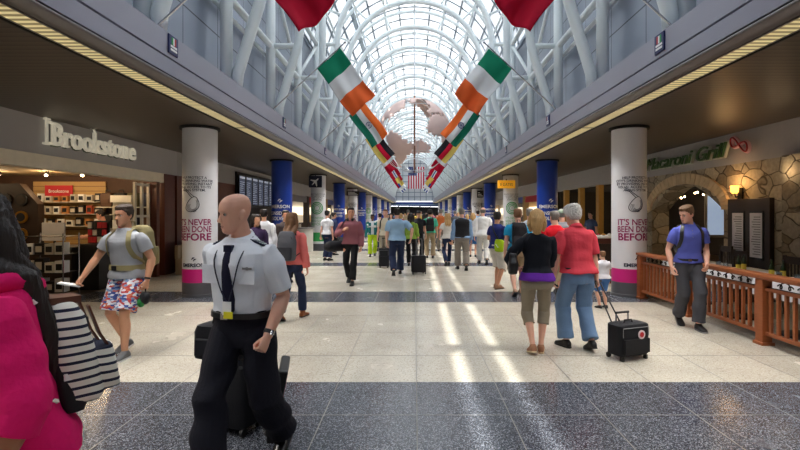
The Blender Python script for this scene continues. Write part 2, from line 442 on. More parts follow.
t.cbox((RG*c,(Y0+Y1)/2,SPR+RG*q), (.04,(Y1-Y0)/2+1,.085), Matrix(((c,0,-q),(0,1,0),(q,0,c))))
yy = -5.25
while yy < Y1+1:
    ring = lambda r, y: [(r*math.cos(PI*i/32), y, SPR+r*math.sin(PI*i/32)) for i in range(33)]
    a, b, c2, d = ring(RG-.05,yy-.035), ring(RG+.05,yy-.035), ring(RG+.05,yy+.035), ring(RG-.05,yy+.035)
    for i in range(32):
        o = len(t.v); t.add([a[i],a[i+1],d[i+1],d[i], b[i],b[i+1],c2[i+1],c2[i]], [(0,1,2,3),(0,1,5,4),(3,2,6,7),(4,5,6,7)])
    yy += 1.5
struct(t.build('trim_glazing_bars', M_BAR))

# ---- ends of the hall
e = MB(); e.box(-15,15,-6.2,-6,0,SPR+RG+.3)
struct(e.build('wall_back', M_PANEL))
e = MB()                                            # gable at the far end: glass above a blue header
poly = [(-4.2,6.2),(4.2,6.2),(4.2,SPR)]+[gp(PI*i/24) for i in range(25)]+[(-4.2,SPR)]
e.prism(poly,'y',Y1+1.05,Y1+1.1)
struct(e.build('window_3', M_FRIT))
e = MB()
for x in (-3.2,-2.1,-1.05,0,1.05,2.1,3.2): e.box(x-.06,x+.06,Y1+.85,Y1+1.0,3.9,SPR+math.sqrt(max(0,RG**2-x*x)))
for z in (4.6,5.4,6.2,7.3,8.4,9.5,10.6): e.box(-3.9,3.9,Y1+.85,Y1+1.0,z-.06,z+.06)
struct(e.build('trim_gable_bars', M_BAR))
struct(MB().prism([(-4.2,3.9),(4.2,3.9),(4.2,6.2),(-4.2,6.2)],'y',Y1+1.05,Y1+1.1).build('window_4', M_FRIT))
h = MB(); h.box(-7.5,7.5,Y1+.6,Y1+1.2,3.0,3.62,0); h.box(-7.5,7.5,Y1+.55,Y1+.6,3.12,3.3,1)
struct(h.build('trim_header', [M_BLUEWRAP, mat('pale blue stripe', srgb(150,180,220), .5)]))
w = MB(); w.box(-15,15,108,108.2,0,4)
struct(w.build('wall_far', mat('far corridor wall', srgb(60,58,62), .7)))
struct(MB().box(-15,15,Y1+1.2,110,3.0,3.1).build('ceiling_far', mat('far corridor ceiling', srgb(70,70,74), .7)))
struct(MB().box(-15,-7.5,Y1+1,Y1+1.2,0,4.1).box(7.5,15,Y1+1,Y1+1.2,0,4.1).build('wall_end', M_DARKWALL))
for sx, nm in ((-15,'left'),(15,'right')):
    struct(MB().box(sx-.1,sx+.1,-6,110,0,4.1).build('wall_outer_'+nm, M_DARKWALL))
for k in range(5):
    o = MB().box(-.9+0,.9,-.08,.08,0,.04).build('corridor_light', mat('corridor tube', srgb(240,245,255), .4, emit=(.9,.95,1,1), estr=5, var=0), loc=((-4,-2,0,2.2,4.2)[k], 89+k*2.5, 2.95))
    tag(o, f'{ORD[k]} bright tube light from the left on the dark ceiling beyond the hall end', 'light', 'corridor lights')

# ================================================================== COLUMNS
RC = .335
def pear(mb, cx, cy, zc, sc, mi):
    """line drawing of a drop-shaped fruit hung on a slanting stem, bent round the column"""
    def P(u, v): a = -PI/2+u*sc/RC; return (cx+(RC+.004)*math.cos(a), cy+(RC+.004)*math.sin(a), zc+v*sc)
    def line(pts, r=.006): mb.tube([P(*p) for p in pts], r, 5, mi)
    body = []
    for i in range(25):
        t = 2*PI*i/24; w = .42*math.sin(t)*(1-.35*math.cos(t)); body.append((w+.12*(math.cos(t)), .5*math.cos(t)-.15))
    line(body)
    for off in (.1,.2,.3):
        line([(b[0]*(1-off*1.6)+.04+off*.1, b[1]*(1-off)-off*.12) for b in body[3:19]], .0035)
    line([(-.75,.95),(-.45,.8),(-.15,.55),(.1,.36)], .007); line([(-.7,.82),(-.42,.68),(-.2,.45),(-.05,.3)], .007)
    line([(-.05,-.62),(.1,-.66),(.25,-.6)], .005)
def emerson(mb, cx, cy, zt, size, mi, ang=-PI/2):
    text_round(mb, 'EMERSON', size, cx, cy, RC, zt, ang, mi, width=size*4.9, bold=.004)
    for k, (dx, dz) in enumerate(((-.35,1.5),(.35,1.2))):          # two interlocked slanted chevrons
        for q in range(2):
            a = ang+(dx*.5+q*.25-.12)*size/RC; b = ang+(dx*.5+q*.25+.16)*size/RC; r = RC+.006
            z0 = zt+dz*size; z1 = z0+.5*size
            mb.quad((cx+r*math.cos(a),cy+r*math.sin(a),z0+.2*size*q),(cx+r*math.cos(a+.22*size/RC),cy+r*math.sin(a+.22*size/RC),z0+.2*size*q),
                    (cx+r*math.cos(b+.22*size/RC),cy+r*math.sin(b+.22*size/RC),z1),(cx+r*math.cos(b),cy+r*math.sin(b),z1), mi)
def base_parts(root):
    MB().lathe([(RC+.012,0),(RC+.012,.05),(RC+.004,.055),(RC+.004,.29)], n=40).build('base', M_GREYBASE, root, True)
    MB().lathe([(RC+.05,CEIL-.05),(RC+.05,CEIL)], n=40).build('collar', M_BLACK, root, True)
def col_white():
    r = empty('column'); base_parts(r)
    MB().lathe([(RC,.28),(RC,CEIL)], n=48).build('shaft', M_WHITEWRAP, r, True)
    MB().lathe([(RC+.003,.29),(RC+.003,.56)], n=48).build('magenta_band', M_MAROON, r, True)
    t = MB()
    for i, s in enumerate(('HELP PROTECT A',"CITY'S DRINKING WATER",'BY PROVIDING INSTANT','VISUAL ACCESS TO ITS','AGING SYSTEM.')):
        text_round(t, s, .068, 0, 0, RC, 2.36-i*.062, mi=0, bold=.0012)
    pear(t, 0, 0, 1.9, .3, 0)
    emerson(t, 0, 0, .61, .095, 0)
    t.build('printed_text', M_INK, r)
    t = MB()
    text_round(t, "IT'S NEVER", .17, 0, 0, RC, 1.44, width=.72, bold=.003)
    text_round(t, "BEEN DONE", .17, 0, 0, RC, 1.30, width=.72, bold=.003)
    text_round(t, "BEFORE", .2, 0, 0, RC, 1.135, width=.70, bold=.005)
    t.build('printed_slogan', M_WINE, r)
    return r
def col_blue():
    r = empty('column'); base_parts(r)
    MB().lathe([(RC,.28),(RC,CEIL)], n=48).build('shaft', M_BLUEWRAP, r, True)
    t = MB(); emerson(t, 0, 0, 1.84, .15, 0)
    text_round(t, 'CONSIDER IT', .16, 0, 0, RC, 1.62, width=.74, bold=.004); text_round(t, 'SOLVED', .16, 0, 0, RC, 1.45, width=.5, bold=.004)
    t.build('printed_text', M_WHITE, r)
    return r
def col_green():
    r = empty('column'); base_parts(r)
    MB().lathe([(RC,.28),(RC,CEIL)], n=48).build('shaft', M_WHITEWRAP, r, True)
    MB().lathe([(RC+.003,.4),(RC+.003,.8)], n=48).build('green_band', M_GREENINK, r, True)
    t = MB(); g = MB()
    for i, s in enumerate(('PREDICTING POWER','OUTAGES BEFORE','THEY HAPPEN','ANYWHERE')): text_round(t, s, .085, 0, 0, RC, 2.5-i*.085)
    t.build('printed_text', M_INK, r)
    for q in range(3):
        rr = .26-.07*q
        g.tube([((RC+.004)*math.cos(-PI/2+rr*math.cos(2*PI*i/28)/RC),(RC+.004)*math.sin(-PI/2+rr*math.cos(2*PI*i/28)/RC),1.9+rr*math.sin(2*PI*i/28)) for i in range(29)], .022-.004*q, 5)
    for i, s in enumerate(("IT'S NEVER",'BEEN DONE','BEFORE')): text_round(g, s, .15, 0, 0, RC, 1.4-i*.14, width=.6)
    g.build('printed_slogan', M_GREENINK, r)
    return r
cw, cb, cg = col_white(), col_blue(), col_green()
protos = {'w':cw,'b':cb,'g':cg}; used = set()
seq = ['w','b','g','b','w','b','g','b','w','b','g','b','w']
words = {'w':'white column with the magenta band and slogan','b':'blue wrapped column','g':'white column with the green disc and band'}
for s, nm in ((-1,'left'),(1,'right')):
    for k in range(13):
        q = seq[k]
        o = protos[q] if q not in used else copy_tree(protos[q]); used.add(q)
        o.location = (s*4.4, 9.75+6*k, 0)
        tag(o, f'{words[q]}, {ORD[k]} from the front on the {nm} side', 'column', 'round advertising columns')

# fascia plaques
def plaque(x, y, sx, label, cols):
    o = empty('fascia_plaque', (x,y,3.985))
    MB().box(-.012,.012,-.125,.125,-.13,.13).build('plate', mat('navy plate', srgb(26,36,92), .4), o, bevel=.008)
    m = MB(); e = -sx*.0145
    for i, mi in enumerate(cols):
        yy = (-.06+.04*i); m.box(min(e,-e*0),max(e,-e*0), yy, yy+.04, .0, .1, mi)
    m.build('flag_mark', [M_GREENINK, M_WHITE, M_RED, mat('flag blue', srgb(30,60,150), .6)], o)
    t = MB(); R = Matrix(((0,0,-sx),(-sx*-1,0,0),(0,1,0)))
    for r_ in range(2): t.box(min(e,0),max(e,0), -.085, .085, -.085+.045*r_, -.055+.045*r_)
    t.build('caption_bars', M_WHITE, o)
    tag(o, label, 'plaque', 'small navy plaques on the fascia')
for k in range(3):
    plaque(-3.33, 6.55+5.6*k, -1, f'small navy plaque on the left fascia, {ORD[k]} from the front', [(0,1,2),(0,1,2),(3,1,2)][k])
    plaque(3.33, 6.45+5.4*k, 1, f'small navy plaque on the right fascia, {ORD[k]} from the front', [(0,1,2),(3,1,2),(0,1,2)][k])
# ================================================================== FLAGS
def fl(name, c): return mat('flag '+name, c, .75, var=.04, bump=.15, bscale=6, spec=.15)
FG, FW, FO = fl('green',srgb(20,130,96)), fl('white',srgb(226,228,230)), fl('orange',srgb(236,104,50))
FR, FK, FY, FB = fl('crimson',srgb(196,18,52)), fl('black',srgb(34,32,38)), fl('yellow',srgb(232,206,110)), fl('blue',srgb(34,86,180))
FS, FD = fl('saffron',srgb(240,112,48)), fl('deep green',srgb(24,112,88))
# each: (words, materials, f(u,v)->material index); u runs 0..1 down the pole from its tip, v runs 0..1 away from the pole
def v3(u,v): return min(2,int(v*3))
def u3(u,v): return min(2,int(u*3))
def cross(u,v):
    if abs(u-.5) < .07 or abs(v-.36) < .045: return 2
    if abs(u-.5) < .15 or abs(v-.36) < .09: return 1
    return 0
FLAGS = [('plain crimson',[FR],lambda u,v:0), ('green white and orange striped',[FG,FW,FO],v3), ('saffron white and green striped',[FS,FW,FD],u3),
         ('black red and gold striped',[FK,FR,FY],u3), ('blue white and red striped',[FB,FW,FR],v3), ('red flag with white edged blue cross',[FR,FW,FB],cross),
         ('red and yellow striped',[FR,FY,FR],lambda u,v:(0 if u<.25 else 1 if u<.75 else 2)), ('yellow blue and red striped',[FY,FB,FR],lambda u,v:(0 if u<.5 else 1 if u<.75 else 2)),
         ('red and white striped',[FR,FW],lambda u,v:int(v*1.99)), ('white and blue striped',[FW,FB],lambda u,v:int(u*4.99)%2)]
A0, B0 = Vector((-2.354,0,1.68+3.49)), Vector((-1.80,0,1.68+3.99)); FV = Vector((.855,0,-1.175))
def flag(k, s):
    words, ms, fn = FLAGS[k]
    Y = 5.9+5.6*k+(.45 if k == 0 else 0); r = random.Random(k*7+s)
    o = empty('flag', (s*-1*-3.45 if s > 0 else -3.45, Y, LEDGE+.03))
    off = Vector((3.45 if s > 0 else -3.45, 0, LEDGE+.03))
    mir = lambda p: Vector((p.x*(-s), p.y, p.z))-off      # the left-hand coordinates, mirrored for the right
    base, tip = Vector((-3.45,0,4.17)), Vector((-1.685,0,5.81))
    MB().tube([mir(base),mir(tip)], .016, 8).ball(mir(tip), .03).build('pole', M_CHROME, o, True)
    MB().cbox(mir(base)+Vector((0,0,-.02)), (.06,.05,.03)).build('bracket', M_GREY, o)
    nu, nv = 20, 30; m = MB(); vs = []
    ph = r.uniform(0,6)
    for j in range(nv+1):
        v = j/nv
        for i in range(nu+1):
            u = i/nu
            p = B0.lerp(A0,u)+FV*v
            amp = .015+.06*v
            p.y += amp*math.sin(u*7+v*3+ph)+.03*v*math.sin(u*15-v*4+ph*2)-.18*v
            p.z -= .03*math.sin(u*PI)*v
            p = p + (A0-B0).normalized()*(.04*math.sin(v*5+ph)*v)
            vs.append(mir(p))
    m.v = [tuple(p) for p in vs]
    for j in range(nv):
        for i in range(nu):
            m.f.append((j*(nu+1)+i,j*(nu+1)+i+1,(j+1)*(nu+1)+i+1,(j+1)*(nu+1)+i)); m.m.append(fn((i+.5)/nu,(j+.5)/nv))
    c = m.build('cloth', ms, o, 'all')
    sd = c.modifiers.new('hem','SOLIDIFY'); sd.thickness = .006; sd.offset = 0
    if k == 2:
        def at(u,v):
            fi = u*nu; fj = v*nv; return vs[int(round(fj))*(nu+1)+int(round(fi))]
        w = MB(); ctr = at(.5,.5); e1 = (at(.35,.5)-at(.65,.5)).normalized(); e2 = (at(.5,.6)-at(.5,.4)).normalized()
        for side_ in (-.012,.012):
            N_ = Vector((0,side_,0))
            w.tube([ctr+N_+(e1*math.cos(2*PI*i/24)+e2*math.sin(2*PI*i/24))*.105 for i in range(24)], .012, 5, closed=True)
            for i in range(12):
                d_ = e1*math.cos(2*PI*i/12)+e2*math.sin(2*PI*i/12); w.tube([ctr+N_,ctr+N_+d_*.1], .004, 4)
        w.build('wheel_emblem', mat('navy emblem', srgb(30,40,110), .7), o)
    nm = 'left' if s < 0 else 'right'
    tag(o, f'{words} flag, {ORD[k]} from the front along the {nm} side' if 'flag' not in words else f'{words}, {ORD[k]} from the front along the {nm} side', 'flag', 'flags on slanting poles along the fascias')
for k in range(10):
    for s in (-1,1): flag(k, s)

# the large flag hung at the far end
o = empty('hanging_flag', (.25,70,5.25)); tag(o, 'large red and white striped flag with starred blue corner hanging at the far end', 'flag')
m = MB(); nu, nv = 26, 20; W, H = 2.36, 3.24
for j in range(nv+1):
    for i in range(nu+1): m.v.append((-W/2+W*i/nu, .03*math.sin(i*.8), H*j/nv))
for j in range(nv):
    for i in range(nu):
        m.f.append((j*(nu+1)+i,j*(nu+1)+i+1,(j+1)*(nu+1)+i+1,(j+1)*(nu+1)+i))
        m.m.append(2 if (i < 14 and j >= 12) else (i//2) % 2)
m.build('cloth', [FR,FW,fl('navy',srgb(40,52,110))], o, 'all')
m = MB()
for r_ in range(9):
    for c_ in range(6 if r_ % 2 == 0 else 5):
        x = -W/2+.1+(c_+(0 if r_ % 2 == 0 else .5))*.205; z = H-.1-r_*.135
        st = [(x+(.045 if q % 2 == 0 else .02)*math.sin(PI*q/5), z+(.045 if q % 2 == 0 else .02)*math.cos(PI*q/5)) for q in range(10)]
        m.prism(st, 'y', -.05, -.042)
m.build('stars', FW, o)
MB().tube([(-W/2-.1,0,H+.02),(W/2+.1,0,H+.02)], .03).build('rod', M_CHROME, o, True)
for x in (-1,1): MB().tube([(x,0,H),(x,0,11.35-5.25+ -.25)], .012, 6).build('cable', M_CHROME, o)

# ================================================================== THE GLOBE
LAND = [[(-165,65),(-150,70),(-125,70),(-95,72),(-80,72),(-65,60),(-56,52),(-66,45),(-75,38),(-81,30),(-81,25),(-90,30),(-97,27),(-97,20),(-88,17),(-83,10),(-95,16),(-106,22),(-115,31),(-124,40),(-125,49),(-135,58),(-150,60),(-165,55)],
 [(-80,8),(-70,12),(-60,8),(-50,0),(-35,-7),(-40,-22),(-48,-28),(-58,-38),(-66,-45),(-68,-54),(-74,-50),(-71,-30),(-71,-18),(-81,-5)],
 [(-55,80),(-30,83),(-20,75),(-40,60),(-52,66)],
 [(-17,15),(-10,30),(-5,36),(10,37),(32,31),(43,12),(51,11),(40,-5),(40,-16),(33,-28),(20,-35),(12,-17),(9,3),(-8,5)],
 [(-9,38),(-9,43),(0,48),(8,54),(5,60),(20,70),(40,67),(70,73),(105,78),(140,73),(180,68),(160,60),(140,52),(128,40),(122,30),(108,20),(105,10),(98,15),(90,22),(80,8),(73,18),(60,25),(50,29),(55,18),(44,12),(35,30),(36,36),(26,38),(14,40),(0,38)],
 [(114,-22),(130,-12),(142,-11),(153,-27),(147,-38),(130,-32),(115,-34)]]
def inside(p, poly):
    x, y = p; c = False; n = len(poly)
    for i in range(n):
        (x1,y1),(x2,y2) = poly[i], poly[i-1]
        if (y1 > y) != (y2 > y) and x < (x2-x1)*(y-y1)/(y2-y1)+x1: c = not c
    return c
GR = 2.0
o = empty('globe', (0,25.6,5.83)); tag(o, 'giant see-through globe with copper coloured continents hanging under the vault', 'globe')
def gpos(lon, lat, R=GR):
    a = math.radians(lon+35-90); b = math.radians(lat); p = Vector((R*math.cos(b)*math.cos(a), R*math.cos(b)*math.sin(a), R*math.sin(b)))
    return Matrix.Rotation(math.radians(14),3,'X') @ p
st = 3; m = MB(); idx = {}
def gv(lo, la):
    q = (lo % 360, la)
    if q not in idx: idx[q] = len(m.v); m.v.append(tuple(gpos(lo,la)))
    return idx[q]
for lo in range(-180,180,st):
    for la in range(-60,87,st):
        c = (lo+st/2+1.2*math.sin(la*.9), la+st/2+1.2*math.sin(lo*.8))
        if any(inside(c,pl) for pl in LAND) or (la > 74 and -120 < lo < 160):
            m.f.append((gv(lo,la),gv(lo+st,la),gv(lo+st,la+st),gv(lo,la+st))); m.m.append(0)
c = m.build('continents', mat('copper pink sheet', srgb(222,192,184), .5, 0, var=.18, scale=1.2), o, 'all')
sd = c.modifiers.new('sheet','SOLIDIFY'); sd.thickness = .02
m = MB()
for lo in range(0,360,30): m.tube([gpos(lo,-85+i*5,GR-.02) for i in range(35)], .014, 5)
for la in (-60,-30,0,30,60): m.tube([gpos(i*7.5,la,GR-.02) for i in range(48)], .014, 5, closed=True)
m.build('wire_frame', mat('pale wire', srgb(205,205,208), .4, .4), o, 'all')
MB().tube([gpos(0,-90,GR),gpos(0,90,GR+.1)], .05, 8).build('axis', mat('bronze axis', srgb(150,110,90), .4, .5), o, 'all')
MB().tube([(0,.0,GR+.02),(0,0,11.3-5.83)], .02, 6).build('cable', M_CHROME, o)

# ================================================================== LEFT SIDE: gift shop
XL = -6.8
def band(sx, X, ya, yb, name='sign_band', m=M_BAND, z0=2.75):
    o = MB().box(min(sx*X,sx*(X+.25)),max(sx*X,sx*(X+.25)),ya,yb,z0,CEIL).build(name, m)
    return struct(o)
band(-1, 6.8, -6, 13.6, 'trim_sign_band')
struct(MB().box(-7.05,-6.78,-6,12.95,2.5,2.748).build('trim_cream_beam', M_CREAM))
t = MB(); R = Matrix(((0,0,1,XL+.012),(1,0,0,0),(0,1,0,0),(0,0,0,1)))
M_LETTER = mat('pale letters with added glow', srgb(220,214,198), .4, emit=srgb(220,212,190), estr=.22); M_LSIDE = mat('letter return', srgb(70,84,60), .5)  # the letters are no lamp; weak emission added to brighten them
sign = empty('shop_sign', (XL+.02,10.02,2.95)); tag(sign, 'pale raised letter shop sign on the grey band over the left shop', 'sign')
word = 'Brookstone'; xs = 0
T = Matrix(((0,0,1,.05),(1,0,0,0),(0,1,0,0),(0,0,0,1)))
vs, fs = text_data(word, .6, extrude=.03, bold=.008)
x0, x1 = min(v.x for v in vs), max(v.x for v in vs); q = 2.62/(x1-x0)
t = MB(); t.add([T @ Vector((v.x*q+.1, v.y, v.z)) for v in vs], fs, 0)
# slab serifs on the stems, and the tall curled stem before the B
def sl(x, y, w): t.box(.02,.085, x-w/2, x+w/2, y-.018, y+.018, 0)
xb = -1.21
sl(xb+.0,.02,.22); sl(xb+.0,.40,.2)
t.tube([(.05,-1.33,.0),(.05,-1.33,.44),(.05,-1.37,.47)], .028, 8); sl(-1.33,0,.14); sl(-1.33,.45,.1)
for x in (-.86,-.02,.12,.95): sl(x,.015,.16)
t.tube([(.05,-.01,.42),(.05,-.08,.5),(.05,-.15,.49)], .02, 8)
t.build('raised_letters', M_LETTER, sign)
t = MB(); t.add([T @ Vector((v.x*q+.115, v.y-.02, v.z*.5-.035)) for v in vs], fs, 0); t.build('letter_backing', M_LSIDE, sign)
# shell of the shop
struct(MB().box(-13,-7.0,13.2,13.4,0,CEIL).build('wall_shop_end', mat('shop end wall', srgb(70,46,32), .7, var=.15)))
struct(MB().box(-13.1,-13,-6,13.4,0,CEIL).build('wall_shop_side', M_DARKWALL))
struct(MB().box(-13,-7.6,-6,13.4,2.72,2.8).build('ceiling_shop', mat('shop ceiling', srgb(150,128,92), .8)))
struct(MB().box(-7.0,-6.76,12.85,13.4,0,2.74).box(-7.0,-6.76,12.45,12.6,0,2.5).build('trim_shop_jamb', M_REDWOOD))
# white framed gate at the end of the front
g = empty('folding_gate', (-6.95,12.1,0)); tag(g, 'pale framed folding gate at the far end of the gift shop front', 'gate')
for y in (-.3,0,.3): MB().box(-.03,.03,y-.03,y+.03,0,2.45).build('upright', M_CARD, g)
for z in (.05,.8,1.6,2.4): MB().box(-.025,.025,-.27,-.03,z-.03,z+.03).box(-.025,.025,.03,.27,z-.03,z+.03).build('rail', M_CARD, g)
# slatwall on the shop end wall
s = empty('slatwall_panel', (-9.55,13.19,0)); tag(s, 'cream slatwall panel on the end wall of the gift shop', 'panel')
m = MB()
for k in range(17): m.box(-1.0,1.0,-.05,0,.3+k*.133,.3+k*.133+.118)
m.build('slats', M_SLAT, s); MB().box(-1.0,1.0,-.02,0,0,2.56).build('backing', M_REDWOOD, s)
b = empty('hanging_banner', (-9.8,13.1,2.14)); tag(b, 'red banner with white lettering at the top of the slatwall', 'banner')
MB().box(-.38,.38,-.02,.0,0,.3).build('panel', M_RED, b)
t = MB(); text_into(t, 'Brookstone', .13, Matrix(((1,0,0,0),(0,0,-1,-.023),(0,1,0,.1),(0,0,0,1))), width=.55); t.build('lettering', M_WHITE, b)
PRODM = [M_WHITE, M_CARD, M_BLK, mat('tan box', srgb(190,130,70),.6), M_OFFWHITE, mat('rust box', srgb(170,70,40),.6)]
def product(x, y, z, w, h, mi, label, group, dep=.1, name='boxed_gadget'):
    o = empty(name, (x,y,z)); MB().box(-w/2,w/2,-dep,0,0,h).build('box', PRODM[mi], o, bevel=.004)
    MB().box(-w*.36,w*.36,-dep-.003,-dep+.002,h*.22,h*.75).build('window', PRODM[2 if mi != 2 else 1], o)
    tag(o, label, 'box', group)
rows = [('top',1.99,9),('middle',1.66,9),('bottom',1.33,8)]
for nm, z, n in rows:
    sh = MB().box(-1.0,1.0,-.26,-.05,-.02,0).build('wall_shelf', M_CARD, loc=(-9.55,13.19,z)); tag(sh, f'{nm} shelf of gadgets on the cream slatwall', 'shelf', 'slatwall shelves')
    for i in range(n):
        product(-10.45+i*1.8/(n-1), 13.05, z, rnd.uniform(.13,.18), rnd.uniform(.15,.24), rnd.randrange(6), f'{ORD[i]} boxed gadget from the left on the {nm} slatwall shelf', f'boxed gadgets on the {nm} slatwall shelf')
# dark display with round brass dials at the left
d = empty('dial_display', (-10.1,11.6,0)); tag(d, 'tall dark display stand of round brass dials at the left', 'display stand')
m = MB(); m.prism([(-.9,0),(.9,0),(.9,1.9),(.45,2.4),(-.9,2.4)],'y',0,.2); m.build('board', M_WALNUT, d)
for r_ in range(3):
    for c_ in range(4):
        q = MB(); q.tube([(-.62+c_*.38,-.005,2.0-r_*.42),(-.62+c_*.38,-.05,2.0-r_*.42)], .15, 20); h = q.build('dial', M_GOLD if (r_ and c_ % 2) else M_BLK, d, True)
        MB().tube([(-.62+c_*.38,-.045,2.0-r_*.42),(-.62+c_*.38,-.056,2.0-r_*.42)], .105, 20).build('dial_face', M_BLK if (r_ and c_ % 2) else M_WALNUT, h, True)
# luggage wall right of the slatwall
sh = MB().box(-.75,.75,-.34,0,-.03,0).build('wall_shelf', M_CARD, loc=(-7.85,13.19,1.85)); tag(sh, 'upper shelf of dark bags on the red brown end wall', 'shelf', 'bag shelves')
sh = MB().box(-.75,.75,-.34,0,-.03,0).build('wall_shelf', M_CARD, loc=(-7.85,13.19,1.2)); tag(sh, 'lower shelf of dark bags on the red brown end wall', 'shelf', 'bag shelves')
def satchel(x, z, w, h, m, label):
    o = empty('satchel', (x,13.02,z)); 
    q = MB(); q.loft([[(a*w/2*c, .11*s_-.0, zz) for a, s_ in ((-1,-1),(1,-1),(1,1),(-1,1))] for zz, c in ((0,.9),(h*.15,1),(h*.85,.98),(h,.8))]); q.build('body', m, o, bevel=.03)
    MB().tube([(-w*.2,0,h),(-w*.18,0,h+.08),(w*.18,0,h+.08),(w*.2,0,h)], .012, 6).build('handle', M_BLK, o)
    MB().box(-w*.3,w*.3,-.13,-.1,h*.2,h*.55).build('pocket', m, o, bevel=.01)
    tag(o, label, 'bag', 'bags on the end wall shelves')
cols = [mat('brown leather', srgb(84,56,36), .5), M_BLK, mat('olive canvas', srgb(86,80,54), .8), mat('navy canvas', srgb(36,42,62), .8)]
for i in range(4):
    satchel(-8.4+i*.36, 1.85, .32, .38, cols[i], f"{['brown','black','olive','navy'][i]} bag on the upper shelf of the end wall")
    satchel(-8.4+i*.36, 1.2, .32, .42, cols[(i+1)%4], f"{['black','olive','navy','brown'][i]} bag on the lower shelf of the end wall")
# till counter with monitor
t = empty('till_counter', (-7.85,10.6,0)); tag(t, 'dark till counter inside the gift shop', 'counter')
MB().box(-.45,.45,-.35,.35,0,.9).build('body', M_WALNUT, t); MB().box(-.5,.5,-.4,.4,.9,.95).build('countertop', M_BLK, t, bevel=.01); MB().box(-.46,.46,-.37,-.35,.05,.12).build('kickboard', M_BLK, t)
o = empty('till_monitor', (-7.9,10.4,.95)); tag(o, 'large pale backed monitor standing on the till counter', 'monitor')
MB().box(-.25,.25,-.02,.02,.12,.52).build('screen', mat('monitor back', srgb(196,196,200), .5), o, bevel=.01); MB().tube([(0,.03,0),(0,.03,.3)], .025).build('neck', M_BLK, o, True); MB().box(-.12,.12,-.08,.1,0,.015).build('foot', M_BLK, o)
o = empty('gift_rack', (-7.1,10.55,0)); tag(o, 'small rack of red packets beside the till counter', 'rack')
MB().box(-.22,.22,-.2,.2,0,1.0).build('stand', M_BLK, o); MB().box(-.24,.24,.12,.16,1.0,1.5).build('backboard', M_BLK, o)
for r_ in range(3):
    for c_ in range(4): MB().box(-.2+c_*.105,-.11+c_*.105,.06,.1,1.02+r_*.16,1.15+r_*.16).build('packet', [M_RED,M_RED,M_CARD,M_BLK][(r_+c_)%4], o)
# front display shelving with boxed goods
o = empty('display_shelving', (-7.3,9.55,0)); tag(o, 'black wire display shelving near the gift shop entrance', 'shelving')
for x in (-.4,.4):
    for y in (-.22,.22): MB().tube([(x,y,0),(x,y,1.28)], .014, 8).build('upright', M_CHROME, o, True)
for z in (.12,.5,.86,1.22): MB().box(-.4,.4,-.22,.22,z-.012,z).build('shelf', M_IRON, o)
for r_, z in enumerate((.12,.5,.86)):
    for c_ in range(4):
        product(-7.6+c_*.2, 9.55-.02, z, .17, rnd.uniform(.2,.3), rnd.choice([0,1,2,4,0]), f"{ORD[c_]} carton from the left, {['bottom','middle','top'][r_]} tier of the wire shelving", 'cartons on the wire display shelving', .18, 'carton')
# magazine rack by the jamb
o = empty('magazine_rack', (-7.35,11.9,0)); tag(o, 'tall pale rack of cards by the gift shop jamb', 'rack')
MB().box(-.24,.24,.05,.12,0,1.95).build('back', M_CARD, o); MB().box(-.26,.26,-.02,.12,1.95,2.12).build('header', M_OFFWHITE, o)
for r_ in range(4):
    MB().box(-.24,.24,-.08,.05,.55+r_*.36,.57+r_*.36).build('ledge', M_CARD, o)
    for c_ in range(3): MB().box(-.2+c_*.145,-.08+c_*.145,-.03,.0,.575+r_*.36,.78+r_*.36).build('card', [M_WHITE,M_RED,M_CARD,cols[3]][(r_*2+c_)%4], o)
# track spotlights
def spot(x, y, z, label, group='shop spotlights', e=15):
    o = empty('spotlight', (x,y,z)); tag(o, label, 'light', group)
    MB().tube([(0,0,0),(0,-.03,-.06)], .05, 12).build('can', M_BLK, o, True); MB().ball((0,-.035,-.075), .036).build('bulb', M_DOWN, o, True)
    LAMPS.append(('POINT','shop_lamp',(x,y-.06,z-.16),e,(1,.72,.42),.05))
LAMPS = []
for k_ in range(3): LAMPS.append(('AREA','corridor_lamp',((-4,0,4)[k_],96,2.9),160,(.9,.95,1),3,(0,0,0),8))
for k, (x,y) in enumerate([(-11.4,10.2),(-10.4,11.9),(-9.2,11.9),(-8.3,11.9),(-7.6,11.6),(-9.9,9.2),(-8.2,9.2),(-7.9,7.4),(-9.8,7.0)]):
    spot(x, y, 2.70, f'{ORD[k]} glowing ceiling spotlight of the gift shop ' + ('along the end wall' if y > 11 else 'over the till area'))
# low bench by the jamb
o = empty('bench', (-6.2,13.6,0)); tag(o, 'low tan bench against the wall past the gift shop', 'bench')
MB().box(-.3,.3,-.7,.7,0,.42).build('body', mat('tan vinyl', srgb(150,130,100),.6), o, bevel=.02); MB().box(-.32,-.22,-.7,.7,.42,.8).build('back', mat('tan vinyl', srgb(150,130,100),.6), o, bevel=.02)

